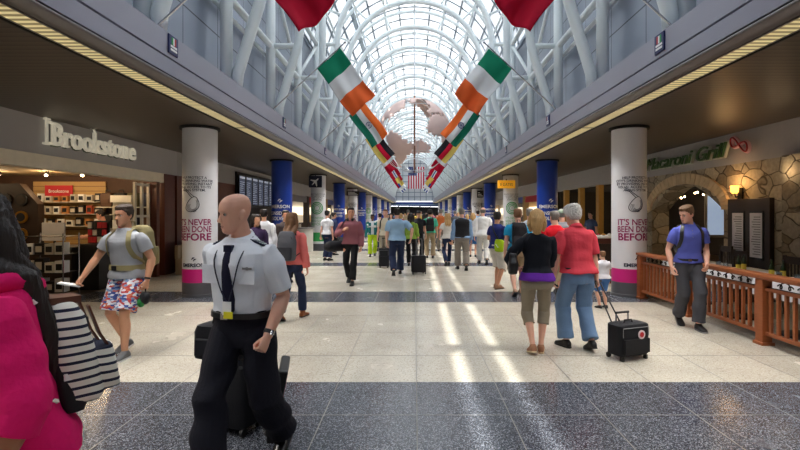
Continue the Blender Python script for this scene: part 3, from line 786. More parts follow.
# ---- left side past the shop
struct(MB().box(-7.2,-6.8,13.6,19,0,2.75).build('wall_panelled', M_REDWOOD))
struct(MB().box(-7.05,-6.8,13.6,84,2.75,CEIL).build('trim_band_left', mat('pale band', srgb(168,164,162), .5)))
struct(MB().box(-7.2,-6.8,19,24,0,2.75).build('wall_display', M_DARKWALL))
o = empty('flight_display_board', (-6.72,20.2,1.95)); tag(o, 'row of six tall dark flight information screens on the left wall', 'display board')
MB().box(-.06,.0,-2.25,2.25,-.05,1.3).build('backboard', M_BLK, o)
for k in range(6):
    y = -1.85+k*.74; f_ = MB().box(0,.07,y-.32,y+.32,.02,1.2).build('screen', M_BLK, o, bevel=.01)
    q = MB(); q.quad((.074,y-.29,.06),(.074,y+.29,.06),(.074,y+.29,1.16),(.074,y-.29,1.16)); q.build('display_glass', mat('dim screen', srgb(60,66,84), .25, emit=(.25,.3,.45,1), estr=.12), f_)
    q = MB(); q.box(.074,.077,y-.27,y+.27,1.06,1.14)
    for r_ in range(11): q.box(.074,.077,y-.27,y-.27+rnd.uniform(.25,.5),.12+r_*.08,.135+r_*.08)
    q.build('rows_of_type', mat('screen type', srgb(170,176,190), .5, emit=(.5,.55,.65,1), estr=.25), f_)
# counter with warm light, left of the green column
def front(sx, X, ya, yb, kind, label, nm='shop_unit'):
    """a lit shop front between ya and yb on the plane X: end pier, counter or glass, glowing interior"""
    s = sx
    bx = lambda m, x0, x1, *a: m.box(min(s*x0,s*x1), max(s*x0,s*x1), *a)
    o = empty(nm, (0,(ya+yb)/2,0)); L = (yb-ya)/2; tag(o, label, 'shop front', 'distant shop fronts')
    m = MB(); bx(m, X, X+.3, -L, -L+.5, 0, 2.75); m.build('pier', M_DARKWALL if kind % 2 else M_SLAT, o)
    m = MB(); bx(m, X+3, X+3.1, -L, L, 0, 2.75); m.build('back_wall', [M_SLAT,M_DARKWALL,M_OFFWHITE][kind % 3], o)
    m = MB(); bx(m, X+.1, X+.6, -L+.5, L-1.2, 0, 1.0); m.build('counter', [M_OFFWHITE,M_WALNUT,M_GREY][kind % 3], o)
    m = MB(); bx(m, X+.05, X+.7, -L+.5, L-1.2, 1.0, 1.05); m.build('countertop', M_BLK, o)
    m = MB(); bx(m, X+.02, X+.1, -L+.5, L, 2.35, 2.72); m.build('header', [M_GREY,M_RED,M_BLUEWRAP,M_CARD][kind % 4], o)
    m = MB()
    for q in range(4): bx(m, X+2.9, X+3, -L+.6+q*(2*L-1.6)/4, -L+.4+(q+1)*(2*L-1.6)/4, 1.5, 2.2)
    m.build('menu_boards', mat('lit menu', srgb(230,220,190), .5, emit=(1,.9,.7,1), estr=.8), o)
    LAMPS.append(('AREA','front_lamp',(s*(X+1.6),(ya+yb)/2,2.7),70,(1,.82,.6),1.2,(0,0,0),3.5))
for k in range(9): front(-1, 6.85, 24+6.5*k, 30.3+6.5*k, k, f'{ORD[k]} lit shop front from the flight screens on the left side')
for k in range(9): front(1, 7.05, 24+6.5*k, 30.3+6.5*k, k+1, f'{ORD[k]} lit shop front past the warm lit bar on the right side')
o = empty('service_desk', (-4.85,20.6,0)); tag(o, 'white rounded service desk in front of the green disc column on the left', 'desk')
MB().lathe([(.45,0),(.45,1.0)], n=28).build('body', M_OFFWHITE, o, True); MB().lathe([(.5,1.0),(.5,1.05)], n=28).build('top', M_GREY, o, True)
# blade signs on columns
def blade(x, y, z, w, h, m, lab, glyph):
    o = empty('blade_sign', (x,y,z)); tag(o, lab, 'sign')
    MB().box(-w/2,w/2,-.03,.03,0,h).build('panel', m, o, bevel=.01)
    t = MB(); Mx = lambda dx, dz: Matrix(((1,0,0,dx),(0,0,-1,-.034),(0,1,0,dz),(0,0,0,1)))
    if glyph == 'plane':
        pts = [(-.02,-.2),(.02,-.2),(.03,-.05),(.2,-.12),(.2,-.08),(.035,.06),(.03,.16),(.0,.21),(-.03,.16),(-.035,.06),(-.2,-.08),(-.2,-.12),(-.03,-.05)]
        ca, sa = math.cos(-.8), math.sin(-.8); pts = [(p[0]*ca-p[1]*sa, p[0]*sa+p[1]*ca+h/2) for p in pts]
        t.prism(pts,'y',-.036,-.031)
    elif glyph == 'bars':
        for q in range(3): t.box(-w*.38,w*.38-.1*q,-.036,-.031,h*.2+q*h*.22,h*.3+q*h*.22)
    else: text_into(t, glyph, h*.55, Mx(0,h*.28), width=w*.7)
    t.build('symbol', M_WHITE if m != M_YEL else M_INK, o)
    MB().box(-.02,.02,-.02,.02,h,h+.06 if z+h+.06 < CEIL else CEIL-z).build('hanger', M_BLK, o)
M_YEL = mat('amber sign', srgb(238,168,40), .4, emit=srgb(238,168,40), estr=.25); M_NAVY = mat('navy sign', srgb(24,30,58), .4)
blade(-4.42, 21.2, 2.82, .58, .52, M_NAVY, 'dark square sign with white aeroplane on the left green disc column', 'plane')
blade(-4.3, 33.2, 2.9, .9, .3, M_BLK, 'dark lettered sign beside a far left column', 'bars')
blade(4.1, 21.2, 2.78, .78, .36, M_YEL, 'amber hanging sign on the right green disc column', 'E GATES')
blade(4.6, 33.2, 2.75, .45, .5, M_BLK, 'dark square sign with white mark on a far right column', 'bars')

# ================================================================== RIGHT SIDE: restaurant
XR = 7.0
struct(MB().box(XR,XR+.3,-6,84,2.75,CEIL).build('trim_band_right', mat('taupe band', srgb(166,163,162), .5)))
# stone wall with an arched opening, built as one extruded outline
ya0, ya1, zs = 10.75, 14.0, 1.75; rise = .68
arch_in = [(ya1-(ya1-ya0)*i/24, zs+rise*math.sin(PI*i/24)) for i in range(25)]
outl = [(8.9,0),(ya0,0)]+list(reversed(arch_in))+[(ya1,0),(15.6,0),(15.6,2.75),(8.9,2.75)]
m = MB()
# split in strips so that the caps stay convex
cuts = [(ya0+(ya1-ya0)*i/24) for i in range(25)]
for i in range(24):
    z1 = zs+rise*math.sin(PI*i/24); z2 = zs+rise*math.sin(PI*(i+1)/24)
    m.prism([(cuts[i],z1),(cuts[i+1],z2),(cuts[i+1],2.75),(cuts[i],2.75)],'x',XR,XR+.5)
m.box(XR,XR+.5,8.9,ya0,0,2.75); m.box(XR,XR+.5,ya1,15.6,0,2.75)
struct(m.build('wall_stone', M_STONE))
m = MB()
for i in range(26):
    a0, a1 = PI*(i+.06)/26, PI*(i+.94)/26; cy = (ya0+ya1)/2; hw = (ya1-ya0)/2
    m.prism([(cy-hw*math.cos(a0),zs+rise*math.sin(a0)),(cy-(hw+.26)*math.cos(a0),zs+(rise+.27)*math.sin(a0)),(cy-(hw+.26)*math.cos(a1),zs+(rise+.27)*math.sin(a1)),(cy-hw*math.cos(a1),zs+rise*math.sin(a1))],'x',XR-.06,XR+.1)
struct(m.build('trim_arch_ring', M_BRICK))
# pier at the near corner and the recess beyond it
struct(MB().box(XR-.12,XR+.6,8.35,8.9,0,2.75).build('trim_stone_pier', M_STONE))
struct(MB().box(XR+.9,XR+1.2,-6,8.4,0,2.75).build('wall_recess', M_STONE))
struct(MB().box(XR-.02,XR+.9,-6,8.34,2.3,2.75).build('trim_dark_header', M_WALNUT))
# inside of the restaurant
struct(MB().box(12,12.2,-6,24,0,2.75).box(7.3,12,23.8,24,0,2.75).build('wall_restaurant', M_DARKWALL))
struct(MB().box(7.3,12,-6,24,2.72,2.8).build('ceiling_restaurant', mat('dark ceiling', srgb(36,30,26), .8)))
o = empty('menu_board', (XR-.02,9.85,0)); tag(o, 'dark framed double menu board on the stone wall', 'menu board')
MB().box(-.08,.02,-.62,.62,.05,1.98).build('frame', M_WALNUT, o, bevel=.01)
M_PAPER = mat('menu paper', srgb(232,232,236), .6)
for y in (-.27,.27):
    p = MB().box(-.1,-.08,y-.17,y+.17,.78,1.68).build('menu_sheet', M_PAPER, o)
    q = MB()
    for r_ in range(16): q.box(-.103,-.1,y-.13,y+rnd.uniform(.03,.13),.84+r_*.05,.855+r_*.05)
    q.build('rows_of_type', M_GREY, p)
    MB().box(-.095,-.08,y-.2,y-.17,.74,1.72).box(-.095,-.08,y+.17,y+.2,.74,1.72).box(-.095,-.08,y-.2,y+.2,.74,.78).box(-.095,-.08,y-.2,y+.2,1.68,1.72).build('inner_frame', M_BLK, o)
o = empty('wall_sconce', (XR-.02,10.15,2.1)); tag(o, 'glowing amber wall sconce above the menu board', 'sconce')
MB().box(-.03,0,-.06,.06,-.12,.12).build('back_plate', M_IRON, o); MB().tube([(-.02,0,-.05),(-.12,0,-.08),(-.14,0,0)], .014, 8).build('arm', M_IRON, o, True)
MB().lathe([(.055,0),(.075,.04),(.08,.16),(.076,.16)], (-.14,0,0), 16).build('shade', mat('amber glass', srgb(255,150,40), .3, emit=(1,.42,.06,1), estr=3.2), o, True)
LAMPS.append(('POINT','stone_wall_lamp',(XR-.3,10.15,2.32),7,(1,.6,.25),.06)); LAMPS.append(('POINT','stone_wall_lamp',(XR-.25,8.7,2.45),2,(1,.7,.4),.06))  # second lamp stands at the pier, where there is no sconce
# string lights and screen inside the arch
for k in range(9):
    y = 11.2+k*.42; b_ = empty('string_light', (8.6,y,2.28+.06*math.cos(k*1.4))); tag(b_, f'{ORD[k]} small glowing bulb from the near end of the string inside the stone arch', 'light', 'string lights in the arch')
    MB().ball((0,0,0), .028).build('bulb', M_BULB, b_, True); MB().tube([(0,0,.02),(0,0,.06)], .014, 8).build('cap', M_BLK, b_); MB().tube([(0,0,.05),(0,0,2.72-b_.location.z)], .004, 4).build('wire', M_BLK, b_)
for k, (x,y) in enumerate([(9,12.4),(9.5,16),(9.5,20)]): LAMPS.append(('POINT','restaurant_lamp',(x,y,2.3),22,(1,.7,.4),.1))
LAMPS.append(('POINT','restaurant_lamp',(7.35,6.6,2.2),16,(1,.75,.5),.1))
o = empty('television', (9.4,13.6,1.55)); tag(o, 'dark television glowing blue inside the stone arch', 'television')
MB().box(-.5,.5,-.03,.03,0,.6).build('casing', M_BLK, o, bevel=.01); MB().box(-.46,.46,-.034,-.03,.04,.56).build('screen', mat('tv screen', srgb(60,90,150), .2, emit=(.15,.25,.55,1), estr=.9), o); MB().tube([(0,.05,.5),(0,.05,2.72-1.55)], .03).build('ceiling_mount', M_BLK, o)
o = empty('interior_window', (9.9,15.3,.9)); tag(o, 'bright framed window seen through the stone arch', 'window')
MB().box(-.55,.55,-.03,.03,0,1.4).build('frame', M_OFFWHITE, o); MB().box(-.48,.48,-.035,-.03,.08,1.32).build('pane', mat('lit pane', srgb(180,205,230), .2, emit=(.6,.75,1,1), estr=.3), o)
# restaurant sign
sg = empty('restaurant_sign', (XR-.02,12.25,2.93)); tag(sg, 'green script restaurant sign with a pink looped mark on the right band', 'sign')
Tm = Matrix(((0,0,-1,-.06),(-1,0,0,0),(0,1,0,0),(0,0,0,1)))
vs, fs = text_data('Macaroni Grill', .47, extrude=.03, shear=.35, bold=.0)
q = 3.65/(max(v.x for v in vs)-min(v.x for v in vs)); t = MB(); t.add([Tm @ Vector((v.x*q-.1,v.y,v.z+.045)) for v in vs], fs, 0); t.build('script_letters', mat('deep green letters', srgb(58,92,46), .4), sg)
vs, fs = text_data('Macaroni Grill', .47, extrude=.03, shear=.35, bold=.022)
t = MB(); t.add([Tm @ Vector((v.x*q-.1,v.y,v.z)) for v in vs], fs, 0); t.build('letter_outline', mat('pale outline', srgb(186,190,176), .4), sg)
def loop(r, mi, x, name, c):
    p = [(x, -2.2-.26*math.cos(a_)*1.0-.0, .2+.1*math.sin(2*a_)+.1*math.cos(a_)*-1) for a_ in [2*PI*i/40 for i in range(40)]]
    MB().tube(p, r, 8, closed=True).build(name, c, sg, 'all')
loop(.042, 0, -.08, 'loop_mark', mat('pale pink loop', srgb(228,178,178), .4)); loop(.018, 0, -.125, 'loop_core', mat('red loop', srgb(170,40,50), .4))
# bar frontage between the arch and the far fronts
for k, y in enumerate((16.2,18.2,20.2,22.2)):
    o = empty('timber_post', (XR+.1,y,0)); tag(o, f'{ORD[k]} ochre post of the bar front past the stone arch', 'post', 'ochre bar posts')
    MB().box(-.1,.1,-.14,.14,0,2.75).build('shaft', mat('ochre paint', srgb(196,150,70), .6), o, bevel=.01); MB().box(-.12,.12,-.16,.16,0,.2).build('plinth', M_WALNUT, o)
for k in range(16):
    x, y = 8.0+rnd.random()*2.4, 15.8+rnd.random()*6
    b_ = empty('pendant_bulb', (x,y,2.2+rnd.random()*.25)); tag(b_, 'small warm glowing pendant bulb inside the dark bar', 'light', 'pendant bulbs in the bar')
    MB().ball((0,0,0), .035).build('bulb', M_BULB, b_, True); MB().tube([(0,0,.03),(0,0,2.72-b_.location.z)], .005, 4).build('cord', M_BLK, b_)
# host stand by the column
o = empty('host_stand', (4.62,11.6,0)); tag(o, 'dark wooden host stand with a pale top behind the right front column', 'stand')
MB().box(-.42,.42,-.3,.3,0,1.08).build('body', M_REDWOOD, o); MB().box(-.48,.48,-.36,.36,1.08,1.13).build('top', M_OFFWHITE, o, bevel=.01); MB().box(-.36,.36,-.32,-.3,.15,.95).build('front_panel', M_WALNUT, o)
for k in range(4):
    p_ = empty('stacked_plate', (4.42+.14*k, 11.45, 1.13)); tag(p_, f'{ORD[k]} small dish of food from the left on the host stand', 'dish', 'dishes on the host stand')
    MB().lathe([(.03,0),(.065,.02),(.06,.024),(.0,.012)], n=16).build('plate', M_WHITE, p_, True); MB().ball((0,0,.035), (.045,.045,.025)).build('food', [M_RED,M_GOLD,M_CARD,M_MAROON][k], p_, True)

# ---- railing
yr0, yr1, xr = 3.4, 9.35, 4.47
o = empty('railing', (xr,0,0)); tag(o, 'russet wooden railing with scroll ironwork in front of the restaurant tables', 'railing')
MB().box(-.09,.11,yr0,yr1+.06,.855,.90).box(-.06,.08,yr0,yr1+.04,.835,.855).build('handrail', M_RAIL, o, bevel=.01)
MB().box(-.03,.03,yr0,yr1,.69,.735).build('middle_rail', M_RAIL, o, bevel=.006); MB().box(-.03,.03,yr0,yr1,.13,.175).build('bottom_rail', M_RAIL, o, bevel=.006)
n = 0; y = yr1
posts = [9.35, 7.72, 6.08, 4.44]
for p in posts:
    MB().box(-.065,.065,p-.065,p+.065,.02,.835).box(-.085,.085,p-.085,p+.085,.0,.04).build('newel_post', M_RAIL, o, bevel=.006)
for a, b in zip(posts[1:], posts[:-1]):
    for i in range(1,13):
        y = a+(b-a)*i/13
        MB().box(-.018,.018,y-.018,y+.018,.17,.695).build('baluster', M_RAIL, o)
    q = MB()
    for j in range(4):
        c0 = a+.2+(b-a-.4)*(j+.5)/4
        for sg_ in (-1,1):
            q.tube([(0, c0+sg_*(.02+.014*i*.5)+sg_*.05*math.sin(i*.55)*(1-i/16), .785+.045*math.cos(i*.6)*(1-i/18)) for i in range(15)], .008, 5)
    q.build('scroll_ironwork', M_IRON, o)
    MB().box(-.008,.008,a+.065,b-.065,.735,.742).build('iron_strip', M_IRON, o)
# ---- tables behind the railing
M_CLOTH = cloth('white table linen', srgb(228,228,232))
def table(x, y, lab):
    o = empty('dining_table', (x,y,0)); tag(o, lab, 'table', 'restaurant tables')
    MB().box(-.4,.4,-.4,.4,.72,.75).build('tabletop', M_WALNUT, o); MB().tube([(0,0,.03),(0,0,.72)], .04).build('pedestal', M_IRON, o, True); MB().lathe([(.28,0),(.26,.03),(.05,.05)], n=20).build('foot', M_IRON, o, True)
    c_ = MB(); n_ = 32; top = []; mid = []; low = []
    def sq(a, r): 
        cc, ss = math.cos(a), math.sin(a); k_ = r/max(abs(cc),abs(ss)); return cc*k_, ss*k_
    for i in range(64):
        a = 2*PI*i/64; X_, Y_ = sq(a,.405); top.append((X_,Y_,.757)); f_ = 1+.03*math.sin(i*1.9); X_, Y_ = sq(a,.415*f_); mid.append((X_,Y_,.65)); X_, Y_ = sq(a,.42*(1+.05*math.sin(i*1.9))); low.append((X_,Y_,.52+.01*math.sin(i)))
    c_.loft([low,mid,top]); c_.f.pop(-2); c_.m.pop(-2); t_ = c_.build('tablecloth', M_CLOTH, None, 'all', loc=(x,y,0)); tag(t_, lab.replace('restaurant table','cloth draped over the restaurant table').replace('dark square ','white '), 'tablecloth', 'white tablecloths')
def bottle(x, y, z, m, lab, h=.28, r=.034):
    o = empty('bottle', (x,y,z)); tag(o, lab, 'bottle', 'bottles on the tables')
    MB().lathe([(r*.9,0),(r,.01),(r,h*.55),(r*.85,h*.63),(r*.4,h*.74),(r*.36,h*.93),(r*.42,h*.94),(r*.42,h*.96)], n=16).build('glass_body', m, o, True)
    MB().lathe([(r*1.02,h*.15),(r*1.02,h*.45)], n=16).build('label', M_YELLAB, o, True); MB().lathe([(r*.45,h*.95),(r*.45,h)], n=12).build('cap', M_BLK, o, True)
def glass_cup(x, y, z, lab, m=None):
    o = empty('tumbler', (x,y,z)); tag(o, lab, 'glass', 'tumblers on the tables')
    MB().lathe([(.028,0),(.036,.12),(.033,.12),(.026,.01)], n=14).build('glass', M_TUMB, o, True)
    if m: MB().lathe([(.025,.012),(.030,.085)], n=14).build('drink', m, o, True)
M_YELLAB = mat('yellow label', srgb(206,178,60), .6); M_TUMB = mat('tumbler glass', srgb(210,220,226), .08, var=0); M_TUMB.node_tree.nodes['Principled BSDF'].inputs['Transmission Weight'].default_value = .9
M_OIL = mat('green bottle', srgb(32,46,22), .12, var=0); M_AMBER = mat('amber drink', srgb(150,72,20), .2)
tabs = [(5.3,6.45,'nearest'),(5.3,7.7,'second nearest'),(5.3,8.95,'farthest')]
for x, y, w_ in tabs: table(x, y, f'dark square restaurant table, {w_} behind the railing')
for x, y, lab in [(5.05,6.72,'dark bottle with yellow label on the nearest white table'),(5.12,6.6,'slim dark bottle beside the yellow labelled one on the nearest white table'),(5.06,7.42,'dark oil bottle at the near corner of the second white table'),(5.2,7.5,'tall bottle behind the oil bottle on the second white table'),(5.02,8.8,'dark bottle on the farthest white table')]:
    bottle(x, y, .757, M_OIL, lab, .27)
for x, y, mm, lab in [(4.99,6.5,M_AMBER,'amber drink in a tumbler on the nearest white table'),(5.0,6.2,None,'clear tumbler at the near edge of the nearest white table'),(4.98,7.6,None,'clear tumbler beside the oil bottle on the second white table'),(5.02,7.85,None,'clear tumbler at the far edge of the second white table'),(5.0,9.05,None,'clear tumbler on the farthest white table')]:
    glass_cup(x, y, .757, lab, mm)
def chair(x, y, rz, lab):
    o = empty('dining_chair', (x,y,0), rz); tag(o, lab, 'chair', 'dark dining chairs')
    MB().box(-.21,.21,-.21,.21,.43,.47).build('seat', M_WALNUT, o, bevel=.012)
    for xx in (-.18,.18):
        MB().box(xx-.02,xx+.02,-.2,-.16,0,.43).build('leg', M_WALNUT, o); MB().box(xx-.02,xx+.02,.17,.21,0,.98).build('leg', M_WALNUT, o)
    MB().box(-.16,.16,.175,.2,.85,.97).build('backrest', M_WALNUT, o, bevel=.008)
    for k in range(4): MB().box(-.115+k*.07,-.095+k*.07,.18,.195,.47,.86).build('back_slat', M_WALNUT, o)
for k, (x,y,rz) in enumerate([(5.95,6.45,-PI/2),(5.95,7.7,-PI/2),(5.95,8.95,-PI/2),(6.4,5.6,-PI/2),(6.5,10.2,-PI/2),(5.3,5.6,PI)]):
    chair(x, y, rz, ['dark chair behind the nearest white table','dark chair behind the second white table','dark chair behind the farthest white table','dark chair in front of the stone recess','dark chair below the menu board','dark chair before the nearest white table'][k])
# ================================================================== PEOPLE
def skin(name, c): 
    m = mat('skin '+name, c, .5, var=.05, scale=14, bump=.05, bscale=90)
    b = m.node_tree.nodes['Principled BSDF']; b.inputs['Subsurface Weight'].default_value = .12; b.inputs['Subsurface Radius'].default_value = (.012,.004,.002)
    return m
SK1, SK2, SK3, SK4 = skin('fair',srgb(226,172,148)), skin('tanned',srgb(206,150,118)), skin('olive',srgb(170,116,84)), skin('brown',srgb(104,68,50))
LIP = mat('lip', srgb(196,134,116), .45, var=0); EYEM = mat('eye white', srgb(190,180,172), .2, var=0); IRIS = mat('iris', srgb(40,32,28), .15, var=0)
def hairm(name, c): return mat('hair '+name, c, .55, var=.35, scale=60, stretch=(1,1,.12), bump=.5, bscale=140)
HB, HD, HBL, HW, HG, HR = hairm('brown',srgb(92,60,38)), hairm('dark',srgb(34,25,21)), hairm('blonde',srgb(196,156,102)), hairm('white',srgb(222,218,212)), hairm('grey',srgb(128,122,116)), hairm('light brown',srgb(128,90,60))

HEADP = [(-.004,.016,-.070,-.046),(.008,.036,-.086,-.022),(.024,.050,-.094,.004),(.045,.058,-.095,.034),(.07,.065,-.0945,.062),(.098,.071,-.093,.082),(.122,.0735,-.091,.093),
         (.146,.0755,-.094,.099),(.17,.0755,-.092,.101),(.195,.071,-.081,.096),(.215,.060,-.062,.083),(.229,.043,-.036,.060),(.236,.022,-.008,.034)]
def head_at(z):
    P = HEADP
    if z <= P[0][0]: return P[0][1:]
    for a, b in zip(P,P[1:]):
        if z <= b[0]:
            t = (z-a[0])/(b[0]-a[0]); return tuple(a[i]+(b[i]-a[i])*t for i in (1,2,3))
    return P[-1][1:]
def head_ring(z, off=0, n=28, w=1):
    hw, yf, yb = head_at(z); cy = (yf+yb)/2; ry = (yb-yf)/2+off; hw = hw*w+off; out = []
    for i in range(n):
        a = 2*PI*i/n; c, s = math.cos(a), math.sin(a); e = 2/2.25
        out.append((hw*math.copysign(abs(c)**e,c), cy+ry*math.copysign(abs(s)**e,s), z))
    return out
MALE = [(.78,.135,.10,.02),(.86,.168,.118,.02),(.93,.172,.122,.018),(1.0,.160,.112,.008),(1.07,.150,.103,.0),(1.16,.154,.106,-.002),(1.25,.166,.114,-.004),(1.33,.176,.118,.0),(1.385,.180,.108,.006),(1.42,.152,.09,.012),(1.45,.108,.07,.016),(1.478,.074,.060,.018),(1.50,.058,.056,.018)]
FEM = [(.78,.140,.104,.02),(.86,.172,.122,.022),(.93,.168,.118,.02),(1.0,.148,.104,.008),(1.07,.130,.093,.0),(1.16,.132,.098,-.004),(1.25,.146,.116,-.014),(1.32,.152,.108,-.006),(1.385,.150,.094,.006),(1.425,.128,.078,.012),(1.455,.092,.062,.016),(1.478,.060,.052,.018),(1.50,.048,.048,.018)]
def lerp_tab(T, z):
    if z <= T[0][0]: return T[0][1:]
    for a, b in zip(T,T[1:]):
        if z <= b[0]:
            t = (z-a[0])/(b[0]-a[0]); t = t*t*(3-2*t)*.4+t*.6; return tuple(a[i]+(b[i]-a[i])*t for i in (1,2,3))
    return T[-1][1:]
def ik(a, b, l1, l2, pole):
    a, b = Vector(a), Vector(b); d = b-a; L = d.length
    if L > (l1+l2)*.999: d = d*((l1+l2)*.999/L); L = d.length; b = a+d
    x = (l1*l1-l2*l2+L*L)/(2*L); h = math.sqrt(max(0,l1*l1-x*x)); u = d.normalized()
    p = Vector(pole); p = (p-u*p.dot(u)).normalized()
    return a+u*x+p*h, b
def remesh(mb, voxel, name, smooth=3, fac=.5):
    me = mb.mesh('tmp'); o = bpy.data.objects.new('tmp', me); C.objects.link(o)
    r = o.modifiers.new('r','REMESH'); r.mode = 'VOXEL'; r.voxel_size = voxel
    if smooth: s = o.modifiers.new('s','SMOOTH'); s.factor = fac; s.iterations = smooth
    dg = bpy.context.evaluated_depsgraph_get(); dg.update()
    out = bpy.data.meshes.new_from_object(o.evaluated_get(dg)); out.name = name
    bpy.data.objects.remove(o); bpy.data.meshes.remove(me); out.materials.clear()
    return out
def get_co(me):
    a = np.empty(len(me.vertices)*3); me.vertices.foreach_get('co', a); return a.reshape(-1,3)
def set_co(me, a): me.vertices.foreach_set('co', np.ascontiguousarray(a).ravel()); me.update()
def get_no(me):
    a = np.empty(len(me.vertices)*3); me.vertices.foreach_get('normal', a); return a.reshape(-1,3)
def folds(me, amp, seed, fz=9, fx=16):
    """cloth creases: slanted bands of smooth noise pushed along the normals"""
    co = get_co(me); no = get_no(me); x, y, z = co.T; s = seed*1.7
    w1 = np.sin(x*fx+z*fz*1.3+2*np.sin(y*9+s)+s)*np.sin(z*fz*2-x*7+y*6+1.3*s)
    w2 = np.sin(z*fz*3.1+x*11-y*13+2.2*np.sin(x*14-z*8+s))*.5
    w3 = np.sin(y*23+z*19+x*5+s)*.3
    d = amp*(w1+w2+w3); set_co(me, co+no*d[:,None])
def strands(me, amp, seed):
    co = get_co(me); no = get_no(me); x, y, z = co.T
    a = np.arctan2(x, -y); d = amp*(np.sin(a*34+z*30+seed)*.5+np.sin(a*57-z*41+seed*2)*.35+np.sin(z*60+x*70+y*40)*.3)
    set_co(me, co+no*d[:,None])
class Person: pass
PRND = random.Random(3)
def person(label, x, y, heading, H=1.75, female=False, build=1.0, belly=0, lean=2, twist=0, look=(0,0), feet=((-.1,0,0,0),(.1,0,0,0)), hands=(None,None),
           sk=SK1, hair=('short',HB), top=None, bottom=None, shoes=None, voxel=.01, face=1, z0=0, curl=(.5,.5), elbows=(None,None), group=None, pelvis=None, cat='person', palms=(None,None)):
    """one figure. local frame: faces -Y, its right hand at -X; measures below are for 1.75 m and scaled by H"""
    P = Person(); s = H/1.75; P.s = s; P.H = H
    root = empty('person', (x,y,z0), math.radians(heading)); tag(root, label, cat, group); P.root = root; P.female = female
    T = FEM if female else MALE; sw = .163 if female else .187; shz = 1.382; hipw = .092; lr = .9 if female else 1.0; lr *= (build*.6+.4)
    # feet and pelvis
    l1, l2 = .435, .43
    ank = []
    for (fx, fy, lift, yaw) in feet:
        p_ = math.radians(lift); yw = math.radians(yaw); dr = Vector((math.sin(yw),-math.cos(yw),0))
        if lift > 0: a = Vector((fx,fy,0))+dr*(.13*(1-math.cos(p_)))+Vector((0,0,.085*math.cos(p_)+.13*math.sin(p_)))
        else: a = Vector((fx,fy,.085))
        ank.append((a, dr, p_))
    pz = pelvis if pelvis else .92
    for (a,_,_), sx in zip(ank,(-1,1)):
        dx = math.hypot(a.x-sx*hipw, a.y); pz = min(pz, a.z+math.sqrt(max(.01,((l1+l2)*.995)**2-dx*dx)))
    P.pz = pz
    def M3(f): return Matrix.Rotation(math.radians(twist)*f,3,'Z') @ Matrix.Rotation(math.radians(lean)*f,3,'X')
    def TP(p):
        p = Vector(p); zr = p.z-.92; f = min(1,max(0,zr/.28))
        return Vector((0,0,pz))+M3(f) @ Vector((p.x,p.y,zr))
    hp = Vector((0,.02,1.535)); HR3 = Matrix.Rotation(math.radians(look[0]),3,'Z') @ Matrix.Rotation(math.radians(look[1]),3,'X')
    neckz = 1.515
    def HT(p):
        p = Vector((p[0]*(.95 if female else 1), p[1]*(.96 if female else 1), p[2]+neckz)); return TP(hp+HR3 @ (p-hp))
    P.TP, P.HT = TP, HT
    def tring(z, g=0, n=26, gx=1, k=2.3):
        rx, ry, yo = lerp_tab(T, z); rx *= build; ry *= build
        b_ = belly*math.exp(-((z-1.06)/.11)**2); ry += b_*.5; rx += b_*.28; yo -= b_*.5; rx += g; ry += g; out = []; e = 2/k
        for i in range(n):
            a = 2*PI*i/n; c, q = math.cos(a), math.sin(a)
            out.append(TP((rx*gx*math.copysign(abs(c)**e,c), yo+ry*math.copysign(abs(q)**e,q), z)))
        return out
    P.tring = tring
    # arms
    arms = []
    for i, sx in enumerate((-1,1)):
        sh = TP((sx*sw*(build*.7+.3),.006,shz)); h = hands[i]
        w = Vector(h) if h else Vector((sx*.265*(build*.5+.5), -.02+PRND.uniform(-.06,.06), .83))
        w.z += pz-.92 if not h else 0
        pole = Vector(elbows[i]) if elbows[i] else Vector((sx*.35,1,-.1))
        el, w = ik(sh, w, .285, .255, pole); arms.append((sh, el, w))
    P.arms = arms
    legs = []
    for i, sx in enumerate((-1,1)):
        hj = Vector((sx*hipw*(build*.5+.5), .01, pz-.01)); a, dr, pt = ank[i]
        kn, a2 = ik(hj, a, l1, l2, dr+Vector((sx*.06,0,0))); legs.append((hj, kn, a2, dr, pt))
    P.legs = legs
    # ---------------- body
    n = 20 if voxel < .008 else 14
    B = MB()
    covered = .92
    B.loft([tring(z, -.014) for z in (.80,.86,.93,1.0,1.07,1.16,1.25,1.33,1.385,1.425,1.455,1.478,1.5)])
    nr = .046 if female else .056*(build*.4+.6)
    B.tube([TP((0,.022,1.44)),TP((0,.02,1.50)),HT((0,.012,.035)),HT((0,.008,.08))], [nr*1.12,nr,nr*.98,nr*.9], n)
    B.loft([[HT(p) for p in head_ring(z)] for z in [h_[0] for h_ in HEADP]])
    if face:
        B.loft([[HT((c_*w_, y_, z_)) for c_ in (-1,-.45,.45,1)]+[HT((w_, y_+.03, z_)),HT((-w_, y_+.03, z_))] for w_, y_, z_ in ((.007,-.093,.128),(.009,-.104,.108),(.0145,-.1155,.088),(.016,-.113,.08),(.012,-.098,.073))])
        for sx in (-1,1):
            B.ball((0,0,0), (.010,.019,.031), 10, 8); k0 = 10*7
            for q in range(len(B.v)-k0, len(B.v)):
                v = B.v[q]; B.v[q] = tuple(HT((sx*.076+v[0]+sx*max(0,v[1])*.35, .012+v[1]+v[2]*.25, .108+v[2])))
    for i, (sh, el, w) in enumerate(arms):
        d1 = el-sh; d2 = w-el; ar = lr*(.92 if top and top.get('sleeve','short') == 'long' else 1)
        pts = [sh+d1*.03, sh+d1*.2, sh+d1*.5, sh+d1*.85, el, el+d2*.15, el+d2*.3, el+d2*.65, w]
        B.tube(pts, [r_*ar for r_ in (.036,.05,.048,.041,.039,.041,.042,.034,.026)], n, round_=True)
        hand(B, w, d2.normalized(), i, curl[i], palms[i], .92 if female else 1.03, n)
